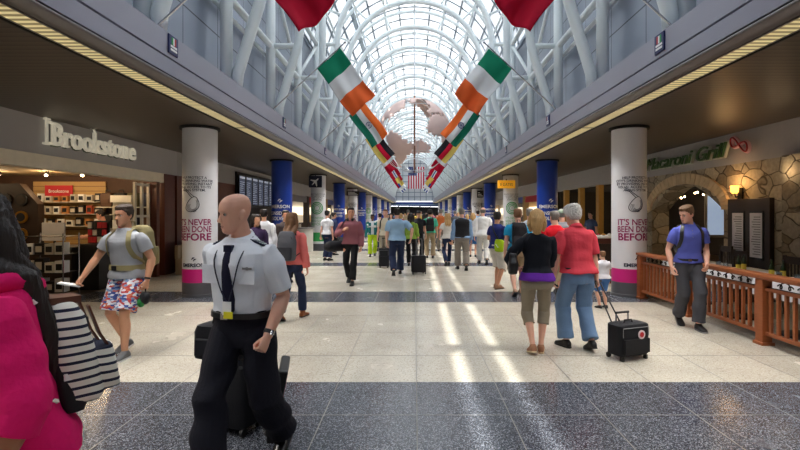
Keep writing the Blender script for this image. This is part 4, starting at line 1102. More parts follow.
    for i, (hj, kn, a, dr, pt) in enumerate(legs):
        d1 = kn-hj; d2 = a-kn; bk = -dr
        pts = [hj, hj+d1*.15, hj+d1*.5, hj+d1*.85, kn, kn+d2*.12, kn+d2*.3+bk*.012, kn+d2*.5+bk*.01, kn+d2*.8, a]
        B.tube(pts, [r_*lr for r_ in (.082,.084,.073,.057,.053,.05,.055,.049,.036,.033)], n, round_=True)
        foot(B, a, dr, pt, -.006, n)
    me = remesh(B, voxel, 'body', 2 if voxel < .007 else 3)
    co = get_co(me)
    # sculpt the face in head space
    hm = np.array([list(HT((0,0,0)))]); ax = np.array([list(HT((1,0,0))-HT((0,0,0))), list(HT((0,1,0))-HT((0,0,0))), list(HT((0,0,1))-HT((0,0,0)))])
    loc = (co-hm) @ np.linalg.inv(ax); X_, Y_, Z_ = loc.T
    if face:
        fr = np.clip((-Y_-.045)/.03,0,1)*(np.abs(X_) < .08)*(Z_ > -.02)*(Z_ < .24)
        g = lambda v, c, s_: np.exp(-((v-c)/s_)**2)
        ex = g(np.abs(X_),.031,.016)
        dy = .011*ex*g(Z_,.124,.011) - .004*g(Z_,.146,.009)*g(np.abs(X_),.028,.03) - .004*g(Z_,.0575,.005)*g(X_,0,.02) - .0045*g(Z_,.044,.006)*g(X_,0,.018) + .006*g(Z_,.0515,.0028)*g(X_,0,.022) + .004*g(Z_,.032,.006)*g(X_,0,.02) - .004*g(Z_,.014,.01)*g(X_,0,.018) + .004*g(np.abs(X_),.042,.012)*g(Z_,.065,.02)
        loc[:,1] += dy*fr; co = loc @ ax + hm; set_co(me, co)
    mats_ = [sk, LIP]
    if face:
        pc = np.empty(len(me.polygons)*3); me.polygons.foreach_get('center', pc); pl = (pc.reshape(-1,3)-hm) @ np.linalg.inv(ax)
        mi = ((np.abs(pl[:,0]) < .023-np.abs(pl[:,2]-.051)*.9)*(np.abs(pl[:,2]-.051) < .0085)*(pl[:,1] < -.075)).astype(np.int32); me.polygons.foreach_set('material_index', mi)
    set_co(me, get_co(me)*s)
    link('body', me, mats_, root, 'all')
    def sub(name, me_, ms, par=None, sm='all'):
        set_co(me_, get_co(me_)*s); return link(name, me_, ms, par or root, sm)
    P.sub = sub
    def subm(name, mb, ms, par=None, sm=True): return sub(name, mb.mesh(name), ms, par, sm)
    P.subm = subm
    # ---------------- eyes and brows
    if face:
        for sx in (-1,1):
            e = MB(); e.ball((0,0,0), .0112, 14, 11); ms_ = []
            for f_ in e.f:
                c_ = sum((Vector(e.v[q]) for q in f_), Vector())/len(f_); ms_.append(1 if -c_.normalized().y > .80 else 0)
            e.m = ms_; e.v = [tuple(HT((v[0]+sx*.031, v[1]-.0735, v[2]+.124))) for v in e.v]
            if face > 1 or voxel < .009: subm('eye', e, [EYEM if voxel < .007 else sk, IRIS])
            if hair and voxel < .009:
                b = MB(); b.tube([HT((sx*.014,-.0955,.141)),HT((sx*.028,-.0965,.1465)),HT((sx*.044,-.087,.143))], [.0028,.004,.002], 6); subm('eyebrow', b, hair[1] if hair[0] != 'bald' else HR)
    # ---------------- hair
    if hair and hair[0] not in ('bald',):
        kind, hm_ = hair[0], hair[1]; hv = max(voxel,.006); A = MB(); th = {'short':.010,'crop':.006,'fluffy':.024,'bob':.022,'long':.013,'pony':.012,'fringe':.008}[kind]
        rings = []; nn = 36
        for k in range(26):
            z = .0+.236*k/25; base = head_ring(z, 0, nn); ring = []
            for (bx, by, bz) in base:
                if kind in ('bob','long'): zh = .185 if by < -.055 else .185+(by+.055)/.045*(.0-.185) if by < -.01 else -.02
                elif kind == 'fringe': zh = .5 if by < -.02 else .5 if bz > .17 else .09-.05*min(1,max(0,by/.07))
                else: zh = .186 if by < -.065 else .186-.03*(by+.065)/.03 if by < -.035 else .156-.06*(by+.035)/.03 if by < -.005 else .096-.06*min(1,(by+.005)/.06)
                t = min(1,max(0,(bz-zh)/.012+.5)); off = -.014+t*(th+.014)*(1 if bz < .2 or kind != 'short' else 1.25)
                r_ = math.hypot(bx, by-.004) or 1; ring.append((bx+bx/r_*off, by+(by-.004)/r_*off, bz+(off*.9 if bz > .2 else 0)*max(0,t)))
            rings.append([HT(p) for p in ring])
        A.loft(rings)
        if kind == 'fluffy': A.ball((0,0,0),(.085,.1,.07),14,9); k0 = 14*8; A.v[-k0:] = [tuple(HT((v[0], v[1]+.022, v[2]+.178))) for v in A.v[-k0:]]
        if kind == 'bob':
            for sx in (-1,1): A.tube([HT((sx*.06,.0,.2)),HT((sx*.086,.005,.13)),HT((sx*.092,.012,.06)),HT((sx*.082,.02,.0))], [.03,.034,.036,.02], 12, round_=True)
            A.tube([HT((0,.06,.2)),HT((0,.095,.12)),HT((0,.095,.04)),HT((0,.08,-.015))], [.07,.072,.07,.05], 14, round_=True)
        if kind == 'long':
            L_ = hair[2] if len(hair) > 2 else .3
            for sx in (-1,0,1):
                p0 = [HT((sx*.05,.05,.2)),HT((sx*.07,.085-abs(sx)*.03,.1)),HT((sx*.075,.09-abs(sx)*.03,.02))]
                p0 += [TP((sx*.075,.115-abs(sx)*.02,1.47)), TP((sx*.07,.14-abs(sx)*.01,1.47-L_*.5)), TP((sx*.055,.142,1.47-L_))]
                A.tube(p0, [.045,.043,.04,.042,.038,.016], 12, round_=True)
        if kind == 'pony': A.tube([HT((0,.085,.17)),HT((0,.13,.15)),HT((0,.14,.07)),HT((0,.125,-.02))], [.028,.03,.028,.01], 10, round_=True)
        hme = remesh(A, hv, 'hair', 2); strands(hme, .003 if kind != 'fluffy' else .009, PRND.random()*9); sub('hair', hme, hm_)
    # ---------------- clothes
    if top:
        g = top.get('ease',.008); hem = top.get('hem',.9); sl_ = top.get('sleeve','short'); S = MB(); zt = top.get('neck',1.482)
        zs = [hem+(zt-hem)*k/16 for k in range(17)]; fl_ = top.get('flare',0)
        S.loft([tring(z, g+fl_*max(0,(1.1-z))*.2+(.018*min(1,max(0,(1.06-z)/.1)) if not top.get('tuck') else 0), gx=1+.05*max(0,min(1,(1.0-z)/.1))) for z in zs])
        frac = {'short':.62,'half':.95,'long':2,'none':0,'three':1.45,'pushed':1.25}[sl_]
        for (sh, el, w) in arms:
            d1, d2 = el-sh, w-el; d2n = d2*.97; pts = []; rs = []
            inn = TP((0,.006,shz)); pts.append(sh+(inn-sh)*.25-d1*.02); rs.append(.030*lr+g)
            if frac == 0: continue
            for f_, r_ in ((0,.045),(.08,.053),(.2,.0575),(.4,.055),(.62,.052),(.85,.049),(1,.047),(1.25,.049),(1.45,.046),(1.7,.042),(2,.036)):
                if f_ > frac+1e-6: break
                pts.append(sh+d1*f_ if f_ <= 1 else el+d2n*(f_-1)); rs.append(r_*lr+g+(.004*min(1,f_/.5) if frac < 1 else .003))
            S.tube(pts, rs, n)
        sm = remesh(S, voxel, 'top', 3); folds(sm, top.get('fold',.0062), PRND.random()*9)
        shirt = sub(top.get('name','shirt'), sm, top['m']); P.shirt = shirt
        if top.get('hemband'):
            hb = MB(); hm2 = top['hemband']; hb.loft([tring(z, g+.008) for z in (hem-.05,hem-.02,hem+.012)]); subm('undershirt_hem', hb, hm2, None, 'all')
        if top.get('collar'):
            c_ = MB(); cm = top['collar']; secs = []; q_ = .8 if female else 1
            for k in range(21):
                an = -PI/2+math.radians(10+k*17); c, sn = math.cos(an), math.sin(an); ff = (1-sn)/2; tip = .028*max(0,1-min(k,20-k)/3)
                P_ = lambda r, y0, z: TP((r*q_*c, .018+y0*q_*sn, z))
                secs.append([P_(.060,.054,1.47-.03*ff), P_(.067,.061,1.524-.044*ff), P_(.073,.067,1.526-.044*ff), P_(.098+tip*.5,.092+tip*.4,1.478-.042*ff-tip), P_(.092+tip*.5,.086+tip*.4,1.472-.042*ff-tip)])
            c_.loft(secs)
            subm('collar', c_, cm, None, 'all')
    if bottom:
        g = bottom.get('ease',.01); Q = MB(); wz = bottom.get('waist',1.0); kind = bottom.get('kind','trousers')
        Q.loft([tring(z, .006+(.004 if z > .95 else 0)) for z in [.8+(wz-.8)*k/8 for k in range(9)]])
        frac = {'trousers':1.93,'shorts':.92,'short':.7,'capri':1.38,'long_shorts':1.1}[kind]
        for (hj, kn, a, dr, pt) in legs:
            d1, d2 = kn-hj, a-kn; pts = []; rs = []
            for f_, r_ in ((-.08,.080),(.12,.087),(.3,.085),(.5,.079),(.7,.072),(.92,.066),(1.0,.066),(1.1,.066),(1.38,.066),(1.65,.063),(1.93,.061)):
                if f_ > frac+1e-6: break
                pts.append(hj+d1*f_ if f_ <= 1 else kn+d2*(f_-1)-dr*(.008 if f_ < 1.6 else 0)); fl_ = bottom.get('flare',.01)
                rs.append(r_*lr+g+fl_*max(0,f_-.2)*(1 if frac < 1.5 else .7))
            Q.tube(pts, rs, n)
        qm = remesh(Q, voxel, 'bottom', 3); folds(qm, bottom.get('fold',.0075), PRND.random()*9, 7, 14)
        P.bottom = sub(bottom.get('name','trousers'), qm, bottom['m'])
        if bottom.get('belt'):
            b = MB(); z = wz-.022; o1, o2 = tring(z-.017,.026), tring(z+.017,.026); i1, i2 = tring(z-.017,.0), tring(z+.017,.0); b.loft([i1,o1,o2,i2], cap=False, closed=True); bl = subm('belt', b, bottom['belt'])
            q = MB(); c_ = (o1[19]+o2[19])/2; q.cbox(c_, (.024,.006,.018)); subm('buckle', q, M_CHROME, bl)
    if shoes:
        for (hj, kn, a, dr, pt) in legs:
            S = MB(); foot(S, a, dr, pt, .004, n, shoes.get('kind','shoe')); sm = remesh(S, max(voxel*.8,.006), 'shoe', 2); so_ = sub(shoes.get('name','shoe'), sm, shoes['m'])
            if voxel < .012:
                S = MB(); sole(S, a, dr, pt, n); subm('sole', S, shoes.get('sole', M_BLK), so_)
    return P
def fframe(a, dr, pt):
    side = Vector((-dr.y, dr.x, 0)) if False else Vector((dr.y,-dr.x,0)); R = Matrix.Rotation(pt, 3, side)
    f = R @ dr; f = Vector((dr.x*math.cos(pt), dr.y*math.cos(pt), -math.sin(pt))); u = Vector((dr.x*math.sin(pt), dr.y*math.sin(pt), math.cos(pt))); w = f.cross(u)
    return f, u, w
def foot(B, a, dr, pt, g, n=14, kind='shoe'):
    f, u, w = fframe(a, dr, pt)
    def ring(t, hw, h, zb=-.085):
        out = []
        for i in range(n):
            an = 2*PI*i/n; c, s_ = math.cos(an), math.sin(an); out.append(a+f*t+w*((hw+g)*math.copysign(abs(c)**.8,c))+u*(zb+.006+(h)/2+(h/2+g)*math.copysign(abs(s_)**.75,s_)))
        return out
    B.loft([ring(-.066,.018,.045),ring(-.055,.031,.07),ring(-.02,.035,.098),ring(.02,.036,.092),ring(.06,.039,.07),ring(.10,.044,.055),ring(.14,.044,.044),ring(.175,.034,.034),ring(.192,.016,.024)])
    if kind == 'boot': B.tube([a-u*.02, a+Vector((0,0,.1)), a+Vector((0,0,.17))], [.045,.05,.055], n)
    elif g > 0: B.tube([a-u*.03, a+u*.012], [.04,.038], n)
def sole(B, a, dr, pt, n=14):
    f, u, w = fframe(a, dr, pt); pr = [(-.072,.012),(-.062,.03),(-.02,.037),(.05,.040),(.105,.049),(.15,.048),(.185,.034),(.199,.012)]
    pts = [(t,hw) for t,hw in pr]+[(t,-hw) for t,hw in reversed(pr)]
    B.loft([[a+f*t+w*q+u*(-.085) for t,q in pts], [a+f*t+w*q+u*(-.066) for t,q in pts]])
def hand(B, w, d, i, curl, palm=None, sc=1.0, n=12):
    """palm, four unequal bent fingers and a thumb that leaves the side of the palm"""
    sx = -1 if i == 0 else 1
    nrm = Vector(palm) if palm else Vector((-sx,.15,0)); nrm = (nrm-d*nrm.dot(d)).normalized()
    v = d.cross(nrm) if i == 0 else nrm.cross(d)          # towards the index finger
    rings = []
    for t, hw, th in ((-.012,.024,.021),(.012,.029,.019),(.04,.038,.0165),(.07,.041,.0145),(.092,.038,.012)):
        rings.append([w+(d*t+v*(hw*math.cos(2*PI*k/12))+nrm*(th*math.sin(2*PI*k/12)))*sc for k in range(12)])
    B.loft(rings)
    for k, (off, L_) in enumerate(((.029,.072),(.0095,.08),(-.0105,.074),(-.029,.058))):
        p = w+(d*.082+v*off)*sc; pts = [p-d*.02*sc, p]; ang = .15; cur = p; dr = d
        for q, fr in enumerate((.45,.31,.24)):
            ang += curl*(.75,1.0,.7)[q]+.02*k; dr = d*math.cos(ang)+nrm*math.sin(ang)+v*(off*1.4); cur = cur+dr*L_*fr*sc; pts.append(cur)
        B.tube(pts, [.0095*sc,.0098*sc,.0088*sc,.0082*sc,.0068*sc], 8, round_=True)
    q = min(1,max(0,(curl-.6)/.7))                       # a closing fist folds the thumb across the fingers
    p = w+(d*.022+v*(.026-.006*q))*sc; t1 = p+(d*(.034-.004*q)+v*(.026-.022*q)+nrm*(.014+.018*q))*sc; t2 = t1+(d*(.028-.010*q)+v*(.010-.012*curl)+nrm*(.010+.010*q))*sc; t3 = t2+(d*(.022-.016*q)-v*(.008+.012*q)+nrm*(.010-.004*q))*sc
    B.tube([p-(v*.012)*sc,p,t1,t2,t3], [.014*sc,.0145*sc,.0115*sc,.010*sc,.008*sc], 8, round_=True)

def worn(P, name, label, cat, anchor, group=None):
    """an empty for something carried by a figure: same frame, based at the anchor point"""
    A = Vector(anchor)*P.s; R = Matrix.Rotation(P.root.rotation_euler.z,3,'Z')
    o = empty(name, P.root.location+R @ A, P.root.rotation_euler.z); tag(o, label, cat, group); o['_off'] = 0; del o['_off']
    def put(nm, mb, ms, par=None, sm=True, me=None):
        m = me or mb.mesh(nm); set_co(m, get_co(m)*P.s-np.array(list(A))); return link(nm, m, ms, par or o, sm)
    return o, put
def ribbon(mb, pts, nrm, w=.045, t=.012, mi=0):
    pts = [Vector(p) for p in pts]; rings = []
    for k in range(len(pts)):
        a = pts[max(0,k-1)]; b = pts[min(len(pts)-1,k+1)]; d = (b-a).normalized(); nn = Vector(nrm[k]); nn = (nn-d*nn.dot(d)).normalized(); s_ = d.cross(nn)
        rings.append([pts[k]+s_*w/2, pts[k]+s_*w/2+nn*t, pts[k]-s_*w/2+nn*t, pts[k]-s_*w/2])
    mb.loft(rings, mi)
def smooth_path(pts, k=4):
    pts = [Vector(p) for p in pts]; out = []
    for i in range(len(pts)-1):
        p0, p1, p2, p3 = pts[max(0,i-1)], pts[i], pts[i+1], pts[min(len(pts)-1,i+2)]
        for j in range(k):
            t = j/k; out.append(.5*((2*p1)+(p2-p0)*t+(2*p0-5*p1+4*p2-p3)*t*t+(3*p1-p0-3*p2+p3)*t**3))
    return out+[pts[-1]]
def backpack(P, label, m, m2, w=.15, dep=.17, h=.44, z=1.02, fem=False, hipbelt=False, voxel=.012, stripes=None, group=None):
    TP = P.TP; back = .10
    o, put = worn(P, 'backpack', label, 'backpack', TP((0,back+dep/2,z)), group)
    A = MB(); rings = []
    for t, c, dd in ((0,.82,.8),(.05,.97,.97),(.3,1.03,1.05),(.6,1,1),(.85,.93,.85),(.97,.75,.6),(1,.5,.4)):
        ring = []
        for i in range(24):
            a = 2*PI*i/24; cc, ss = math.cos(a), math.sin(a); e = .6
            ring.append(TP((w*c*math.copysign(abs(cc)**e,cc), back+.02+dep/2+dep/2*dd*math.copysign(abs(ss)**e,ss), z+h*t)))
        rings.append(ring)
    A.loft(rings); me = remesh(A, voxel, 'pack_body', 2); folds(me, .004, PRND.random()*9); body = put('pack_body', None, m, None, 'all', me)
    A = MB(); rings = []
    for t, c in ((.06,.75),(.12,.85),(.38,.88),(.46,.8)):
        rings.append([TP((w*c*math.copysign(abs(math.cos(2*PI*i/20))**.6,math.cos(2*PI*i/20)), back+dep+.035+.04*math.copysign(abs(math.sin(2*PI*i/20))**.6,math.sin(2*PI*i/20)), z+h*t)) for i in range(20)])
    A.loft(rings); put('front_pocket', A, m2, None, True)
    A = MB(); A.tube([TP((-.03,back+.02,z+h)),TP((-.025,back+.02,z+h+.05)),TP((.025,back+.02,z+h+.05)),TP((.03,back+.02,z+h))], .008, 6); put('grab_loop', A, m2)
    A = MB(); A.tube([TP((-w*.8,back+.02+dep*.85,z+h*.55)),TP((-w*.7,back+.02+dep*.9,z+h*.8)),TP((0,back+.02+dep*.7,z+h*.95)),TP((w*.7,back+.02+dep*.9,z+h*.8)),TP((w*.8,back+.02+dep*.85,z+h*.55))], .005, 5); put('zip', A, M_BLK)
    q = .82 if P.female else 1
    def surf(an, zz, g=.012):
        r_ = P.tring(zz, g, 72); return r_[int(round(an/5)) % 72]
    for sx in (-1,1):
        am = lambda d_: d_ if sx > 0 else 180-d_
        pts = smooth_path([surf(am(58),1.38),TP((sx*.085*q,.06,1.462)),TP((sx*.096*q,-.025,1.448)),surf(am(-52),1.37),surf(am(-46),1.28),surf(am(-25),1.18),surf(am(10),1.11),surf(am(52),1.06)])
        nn = [(p-TP((sx*.04,.0,1.30))) for p in pts]
        A = MB(); ribbon(A, [p+n_.normalized()*.006 for p, n_ in zip(pts,nn)], nn, .05, .012); put('shoulder_strap', A, m2)
    if hipbelt:
        A = MB(); a1, a2 = P.tring(1.0,.03), P.tring(1.06,.03); b1, b2 = P.tring(1.0,.012), P.tring(1.06,.012); A.loft([b1,a1,a2,b2], cap=False, closed=True); hb = put('hip_belt', A, m2)
        A = MB(); A.cbox((a1[19]+a2[19])/2, (.03,.01,.026)); put('belt_buckle', A, M_BLK, hb)
    return o, put
def roller(name, label, x, y, rz, w=.36, d=.22, h=.5, tilt=0, hand=None, m=None, rise=.42, group='wheeled cases'):
    """wheeled case; tilt leans it back about its wheels towards local +Y side, handle follows"""
    m = m or M_CASE; o = empty(name, (x,y,0), rz); tag(o, label, 'suitcase', group)
    R = Matrix.Rotation(math.radians(tilt),3,'X'); piv = Vector((0,d/2-.02,.03)); tf = lambda p: R @ (Vector(p)-piv)+piv
    def put(nm, mb, mm, par=None, sm=True): mb.v = [tuple(tf(v)) for v in mb.v]; return mb.build(nm, mm, par or o, sm)
    A = MB(); rings = []
    for t, c in ((0,.9),(.04,1),(.96,1),(1,.9)):
        rings.append([(w/2*c*math.copysign(abs(math.cos(2*PI*i/28))**.35,math.cos(2*PI*i/28)), d/2*c*math.copysign(abs(math.sin(2*PI*i/28))**.35,math.sin(2*PI*i/28)), .05+(h)*t) for i in range(28)])
    A.loft(rings); put('case_body', A, m)
    A = MB(); A.box(-w*.4,w*.4,-d/2-.03,-d/2+.01,.09,.05+h*.55); put('front_pocket', A, m)
    A = MB(); A.tube([(-w*.42,-d/2-.004,.05+h*.62),(-w*.42,-d/2-.004,.05+h*.9),(w*.42,-d/2-.004,.05+h*.9),(w*.42,-d/2-.004,.05+h*.62)], .005, 5); put('zip', A, M_GREY)
    for sx in (-1,1):
        A = MB(); A.tube([(sx*(w/2-.03)-.012,d/2-.02,.03),(sx*(w/2-.03)+.012,d/2-.02,.03)], .03, 14); put('wheel', A, M_BLK)
        A = MB(); A.tube([(sx*w*.2,d/2-.03,.05+h*.9),(sx*w*.2,d/2-.03,.05+h+rise)], .009, 8); put('handle_tube', A, M_CHROME if m is not M_CASE else M_GREY)
        A = MB(); A.box(sx*(w/2-.05)-.015,sx*(w/2-.05)+.015,-d/2+.01,-d/2+.05,0,.05); put('foot', A, M_BLK)
    A = MB(); A.tube([(-w*.22,d/2-.03,.05+h+rise),(w*.22,d/2-.03,.05+h+rise)], .014, 8); put('grip', A, M_BLK)
    A = MB(); A.tube([(-.06,0,.05+h),(-.05,0,.08+h),(.05,0,.08+h),(.06,0,.05+h)], .009, 6); put('top_handle', A, M_BLK)
    return o
M_CASE = cloth('black ballistic nylon', srgb(34,34,38), rough=.6, bscale=120)
# ------------------------------------------------------------------ the people of the photograph
def wx(x, d): return (x-VX)*d/F
NAVY = cloth('navy uniform', srgb(27,27,36), bscale=60); SHW = cloth('white uniform shirt', srgb(228,232,240))
# 1 pilot
P = person('bald man in white uniform shirt, dark tie and navy trousers striding in the foreground', wx(243,3.12), 3.12, -14, 1.82, build=1.10, lean=4, look=(-34,6), feet=((-.06,-.26,0,-8),(.13,.30,28,5)),
  hands=((-.29,.17,.93),(.235,-.10,.88)), elbows=((-.5,1,0),(.45,1,0)), curl=(1.15,1.5), hair=None, sk=SK1, top=dict(m=SHW, hem=1.0, tuck=1, ease=.014, sleeve='half', collar=SHW, fold=.006),
  bottom=dict(m=NAVY, belt=M_BLK, waist=1.03, ease=.02, fold=.010), shoes=dict(m=mat('polished black leather', srgb(18,18,20), .2)), voxel=.0048, face=2)
TP = P.TP
t = MB(); f = lambda z, g=.02: P.tring(z, g, 72)[54]     # front centre line of the chest
cl = [f(z) for z in (1.405,1.36,1.28,1.2,1.12,1.05)]; ws = [.022,.024,.029,.034,.040,.036]
rings = []
for c, w in zip(cl, ws): rings.append([c+Vector((-w,-.002,0)), c+Vector((-w*.2,-.010,0)), c+Vector((w*.2,-.010,0)), c+Vector((w,-.002,0)), c+Vector((w,.006,0)), c+Vector((-w,.006,0))])
rings.append([p*1 + Vector((0,0,-.045)) if abs((p-cl[-1]).x) < .02 else p.lerp(cl[-1],.8)+Vector((0,0,-.04)) for p in rings[-1]])
t.loft(rings); tie = P.subm('necktie', t, cloth('dark tie', srgb(30,30,52)))
t = MB(); c = f(1.425,.02); t.cbox(c+Vector((0,-.006,0)), (.026,.016,.02)); P.subm('tie_knot', t, cloth('dark tie', srgb(30,30,52)), tie)
t = MB()
for sx in (-1,1): t.tube(smooth_path([TP((sx*.07,.06,1.49)),TP((sx*.09,-.02,1.462)),P.tring(1.36,.022,72)[54+(4 if sx > 0 else -4)],P.tring(1.2,.03,72)[54+(2 if sx > 0 else -2)],f(1.09,.034)]), .0045, 6)
ln = P.subm('lanyard', t, M_INK)
t = MB(); t.cbox(f(1.065,.045), (.028,.003,.04)); cd_ = P.subm('id_card', t, M_WHITE, ln)
t = MB(); t.cbox(f(1.045,.05)+Vector((.012,0,-.02)), (.03,.003,.02)); P.subm('yellow_tag', t, mat('yellow tag', srgb(230,220,40), .5), ln)
for sx in (-1,1):
    t = MB(); nn = [Vector((sx*.3,0,1))]*4; ribbon(t, [TP((sx*.085,.0,1.462)),TP((sx*.12,.004,1.449)),TP((sx*.155,.006,1.435)),TP((sx*.19,.008,1.415))], nn, .05, .012); ep = P.subm('epaulette', t, M_INK)
    t = MB()
    for k in range(3): ribbon(t, [TP((sx*(.13+.018*k),.004,1.459-.008*k)),TP((sx*(.137+.018*k),.004,1.456-.008*k))], nn[:2], .051, .003)
    P.subm('rank_stripe', t, M_CHROME, ep)
t = MB(); c = P.tring(1.31,.022,72)[61]; t.cbox(c, (.032,.004,.006)); t.cbox(c, (.008,.005,.009)); P.subm('wings_badge', t, M_GREY)
for i in (-1,1):
    t = MB(); c = P.tring(1.27,.02,72)[54+i*7]; t.cbox(c, (.052,.003,.055)); t.cbox(c+Vector((0,-.004,.045)), (.054,.003,.012)); pk = P.subm('breast_pocket', t, SHW)
t = MB(); sh, el, w = P.arms[1]; d_ = (w-el).normalized(); t.tube([w-d_*.035,w-d_*.012], .034, 16); wa = P.subm('wrist_watch', t, M_BLK)
t = MB(); t.tube([w-d_*.035+Vector((.03,-.02,0)),w-d_*.012+Vector((.03,-.02,0))], .012, 12); P.subm('watch_face', t, M_CHROME, wa)
pilot_hand = P.root.matrix_world if False else None
# his two cases
bx, by = wx(236,3.72), 3.72
o = roller('suitcase', 'large black wheeled case towed behind the bald man in uniform', bx-.02, by, math.radians(160), .42, .26, .48, tilt=0, rise=.30)
o = empty('flight_bag', (bx-.10,by-.02,.565), math.radians(-14)); tag(o, 'black flight bag sitting on top of the towed wheeled case', 'bag')
A = MB(); A.loft([[(.2*c*math.copysign(abs(math.cos(2*PI*i/24))**.4,math.cos(2*PI*i/24)), .11*math.copysign(abs(math.sin(2*PI*i/24))**.4,math.sin(2*PI*i/24)), z) for i in range(24)] for z, c in ((0,.95),(.02,1),(.2,.98),(.25,.85))]); A.build('bag_body', M_CASE, o, True)
A = MB(); A.tube([(-.08,0,.24),(-.07,0,.3),(.07,0,.3),(.08,0,.24)], .012, 8); A.build('handle', M_BLK, o, True); A = MB(); A.box(-.15,.15,-.135,-.1,.03,.16); A.build('pocket', M_CASE, o, bevel=.012)
o = empty('document_case', (bx+.36,by-.1,.0), math.radians(12)); tag(o, 'slim dark case with a pink picture standing beside the towed wheeled case', 'case')
R = Matrix.Rotation(math.radians(12),3,'Y'); A = MB(); A.cbox((0,0,.30), (.035,.2,.24), R); A.build('shell', M_BLK, o, bevel=.015)
A = MB(); A.cbox(R @ Vector((.037,0,.02))+Vector((0,0,.30)), (.002,.12,.13), R); A.build('picture', mat('pink picture', srgb(214,150,160), .5, var=.4, scale=18), o)
A = MB(); A.cbox((-.04,0,.035), (.03,.15,.035)); A.build('stand', M_BLK, o)

# 2 woman in pink
PINK = cloth('pink jersey', srgb(222,22,104), bscale=40)
P = person('dark haired woman in bright pink hoodie walking past at the far left', -1.33, 1.57, -40, 1.74, female=True, build=1.06, lean=8, look=(-46,4), feet=((-.08,-.22,0,0),(.08,.25,30,0)), hands=((-.24,.1,.86),(.27,-.13,.88)), elbows=((-.4,1,0),(.5,1,0)),
  hair=('long',HD,.42), sk=SK3, top=dict(m=PINK, hem=.90, ease=.026, sleeve='pushed', fold=.009, name='hoodie', hemband=cloth('white hem',srgb(230,228,224))), bottom=dict(m=cloth('dark denim',srgb(52,62,92))), shoes=dict(m=M_GREY), voxel=.0055, face=1, curl=(.5,.6))
A = MB(); A.tube(smooth_path([P.TP(p) for p in ((-.09,-.04,1.46),(-.1,.05,1.475),(0,.13,1.43),(.1,.05,1.475),(.09,-.04,1.46))]), .036, 10, round_=True); P.subm('hood', A, PINK, None, 'all')
A = MB()
for sx in (-1,1): A.tube([P.HT((sx*.062,-.02,.16)),P.HT((sx*.078,-.01,.05)),P.TP((sx*.09,-.08,1.42)),P.TP((sx*.085,-.15,1.28)),P.TP((sx*.08,-.16,1.12))], [.03,.036,.036,.032,.012], 10, round_=True)
me = remesh(A, .008, 'front_locks', 2); strands(me, .003, 2.2); P.sub('front_locks', me, HD)
def stripe_mat():
    m, nt, b = nodes_of('striped canvas'); N = nt.nodes.new; L = nt.links.new
    tc = N('ShaderNodeTexCoord'); w_ = N('ShaderNodeTexWave'); w_.bands_direction = 'Z'; w_.inputs['Scale'].default_value = 10.5; w_.inputs['Distortion'].default_value = .6; w_.inputs['Detail'].default_value = 0
    L(tc.outputs['Object'], w_.inputs['Vector']); r = N('ShaderNodeValToRGB'); r.color_ramp.interpolation = 'CONSTANT'; e = r.color_ramp.elements
    e[0].color = srgb(28,34,58); e[1].position = .27; e[1].color = srgb(236,232,222); L(w_.outputs['Fac'], r.inputs[0]); L(r.outputs[0], b.inputs['Base Color']); b.inputs['Roughness'].default_value = .9; return m
bp, put = backpack(P, 'white rucksack with navy stripes on the back of the woman in pink', stripe_mat(), stripe_mat(), .105, .14, .34, 1.02, voxel=.009)
A = MB()
for sx in (-1,1): ribbon(A, [P.TP((sx*.05,.258,1.33)),P.TP((sx*.05,.278,1.22)),P.TP((sx*.05,.31,1.13))], [Vector((0,1,0))]*3, .03, .006)
put('leather_strap', A, mat('brown strap leather', srgb(96,50,34), .5)); A = MB(); A.cbox(P.TP((0,.2,1.365)), (.05,.045,.012)); put('flap_tab', A, mat('brown strap leather', srgb(96,50,34), .5))
b, put = worn(P, 'shoulder_bag', 'black pouch hanging between the pink hoodie and the striped rucksack', 'bag', P.TP((.06,.15,1.0)))
A = MB(); A.loft([[P.TP((.07+.026*math.cos(2*PI*i/20), .16+.04*c*math.copysign(abs(math.sin(2*PI*i/20))**.6,math.sin(2*PI*i/20)), z)) for i in range(20)] for z, c in ((1.0,.7),(1.02,1),(1.17,.95),(1.21,.7))]); put('bag_body', A, M_CASE, None, True)
A = MB(); ribbon(A, [P.TP(p) for p in ((.07,.16,1.20),(.08,.15,1.28),(.07,.13,1.38))], [Vector((1,0,.3))]*3, .025, .006); put('strap', A, M_BLK)
A = MB(); A.cbox(P.TP((.098,.16,1.12)), (.004,.02,.012)); put('white_tag', A, M_WHITE)

# 3 man in grey T-shirt
def camo():
    m, nt, b = nodes_of('printed swim shorts'); N = nt.nodes.new; L = nt.links.new
    tc = N('ShaderNodeTexCoord'); v = N('ShaderNodeTexVoronoi'); v.inputs['Scale'].default_value = 26; mp = N('ShaderNodeMapping'); mp.inputs['Scale'].default_value = (1,1,1.8); mp.inputs['Rotation'].default_value = (.3,.5,0)
    L(tc.outputs['Object'], mp.inputs[0]); L(mp.outputs[0], v.inputs['Vector']); s = N('ShaderNodeSeparateColor'); L(v.outputs['Color'], s.inputs[0])
    r = N('ShaderNodeValToRGB'); r.color_ramp.interpolation = 'CONSTANT'; e = r.color_ramp.elements; e[0].color = srgb(60,80,150); e[1].position = .8; e[1].color = srgb(190,60,60)
    for p_, c_ in ((.2,srgb(220,220,230)),(.4,srgb(120,150,190)),(.55,srgb(210,110,80)),(.68,srgb(236,236,236))): x = e.new(p_); x.color = c_
    L(s.outputs[0], r.inputs[0]); L(r.outputs[0], b.inputs['Base Color']); b.inputs['Roughness'].default_value = .8; return m
GREYT = cloth('heather grey jersey', srgb(158,160,166))
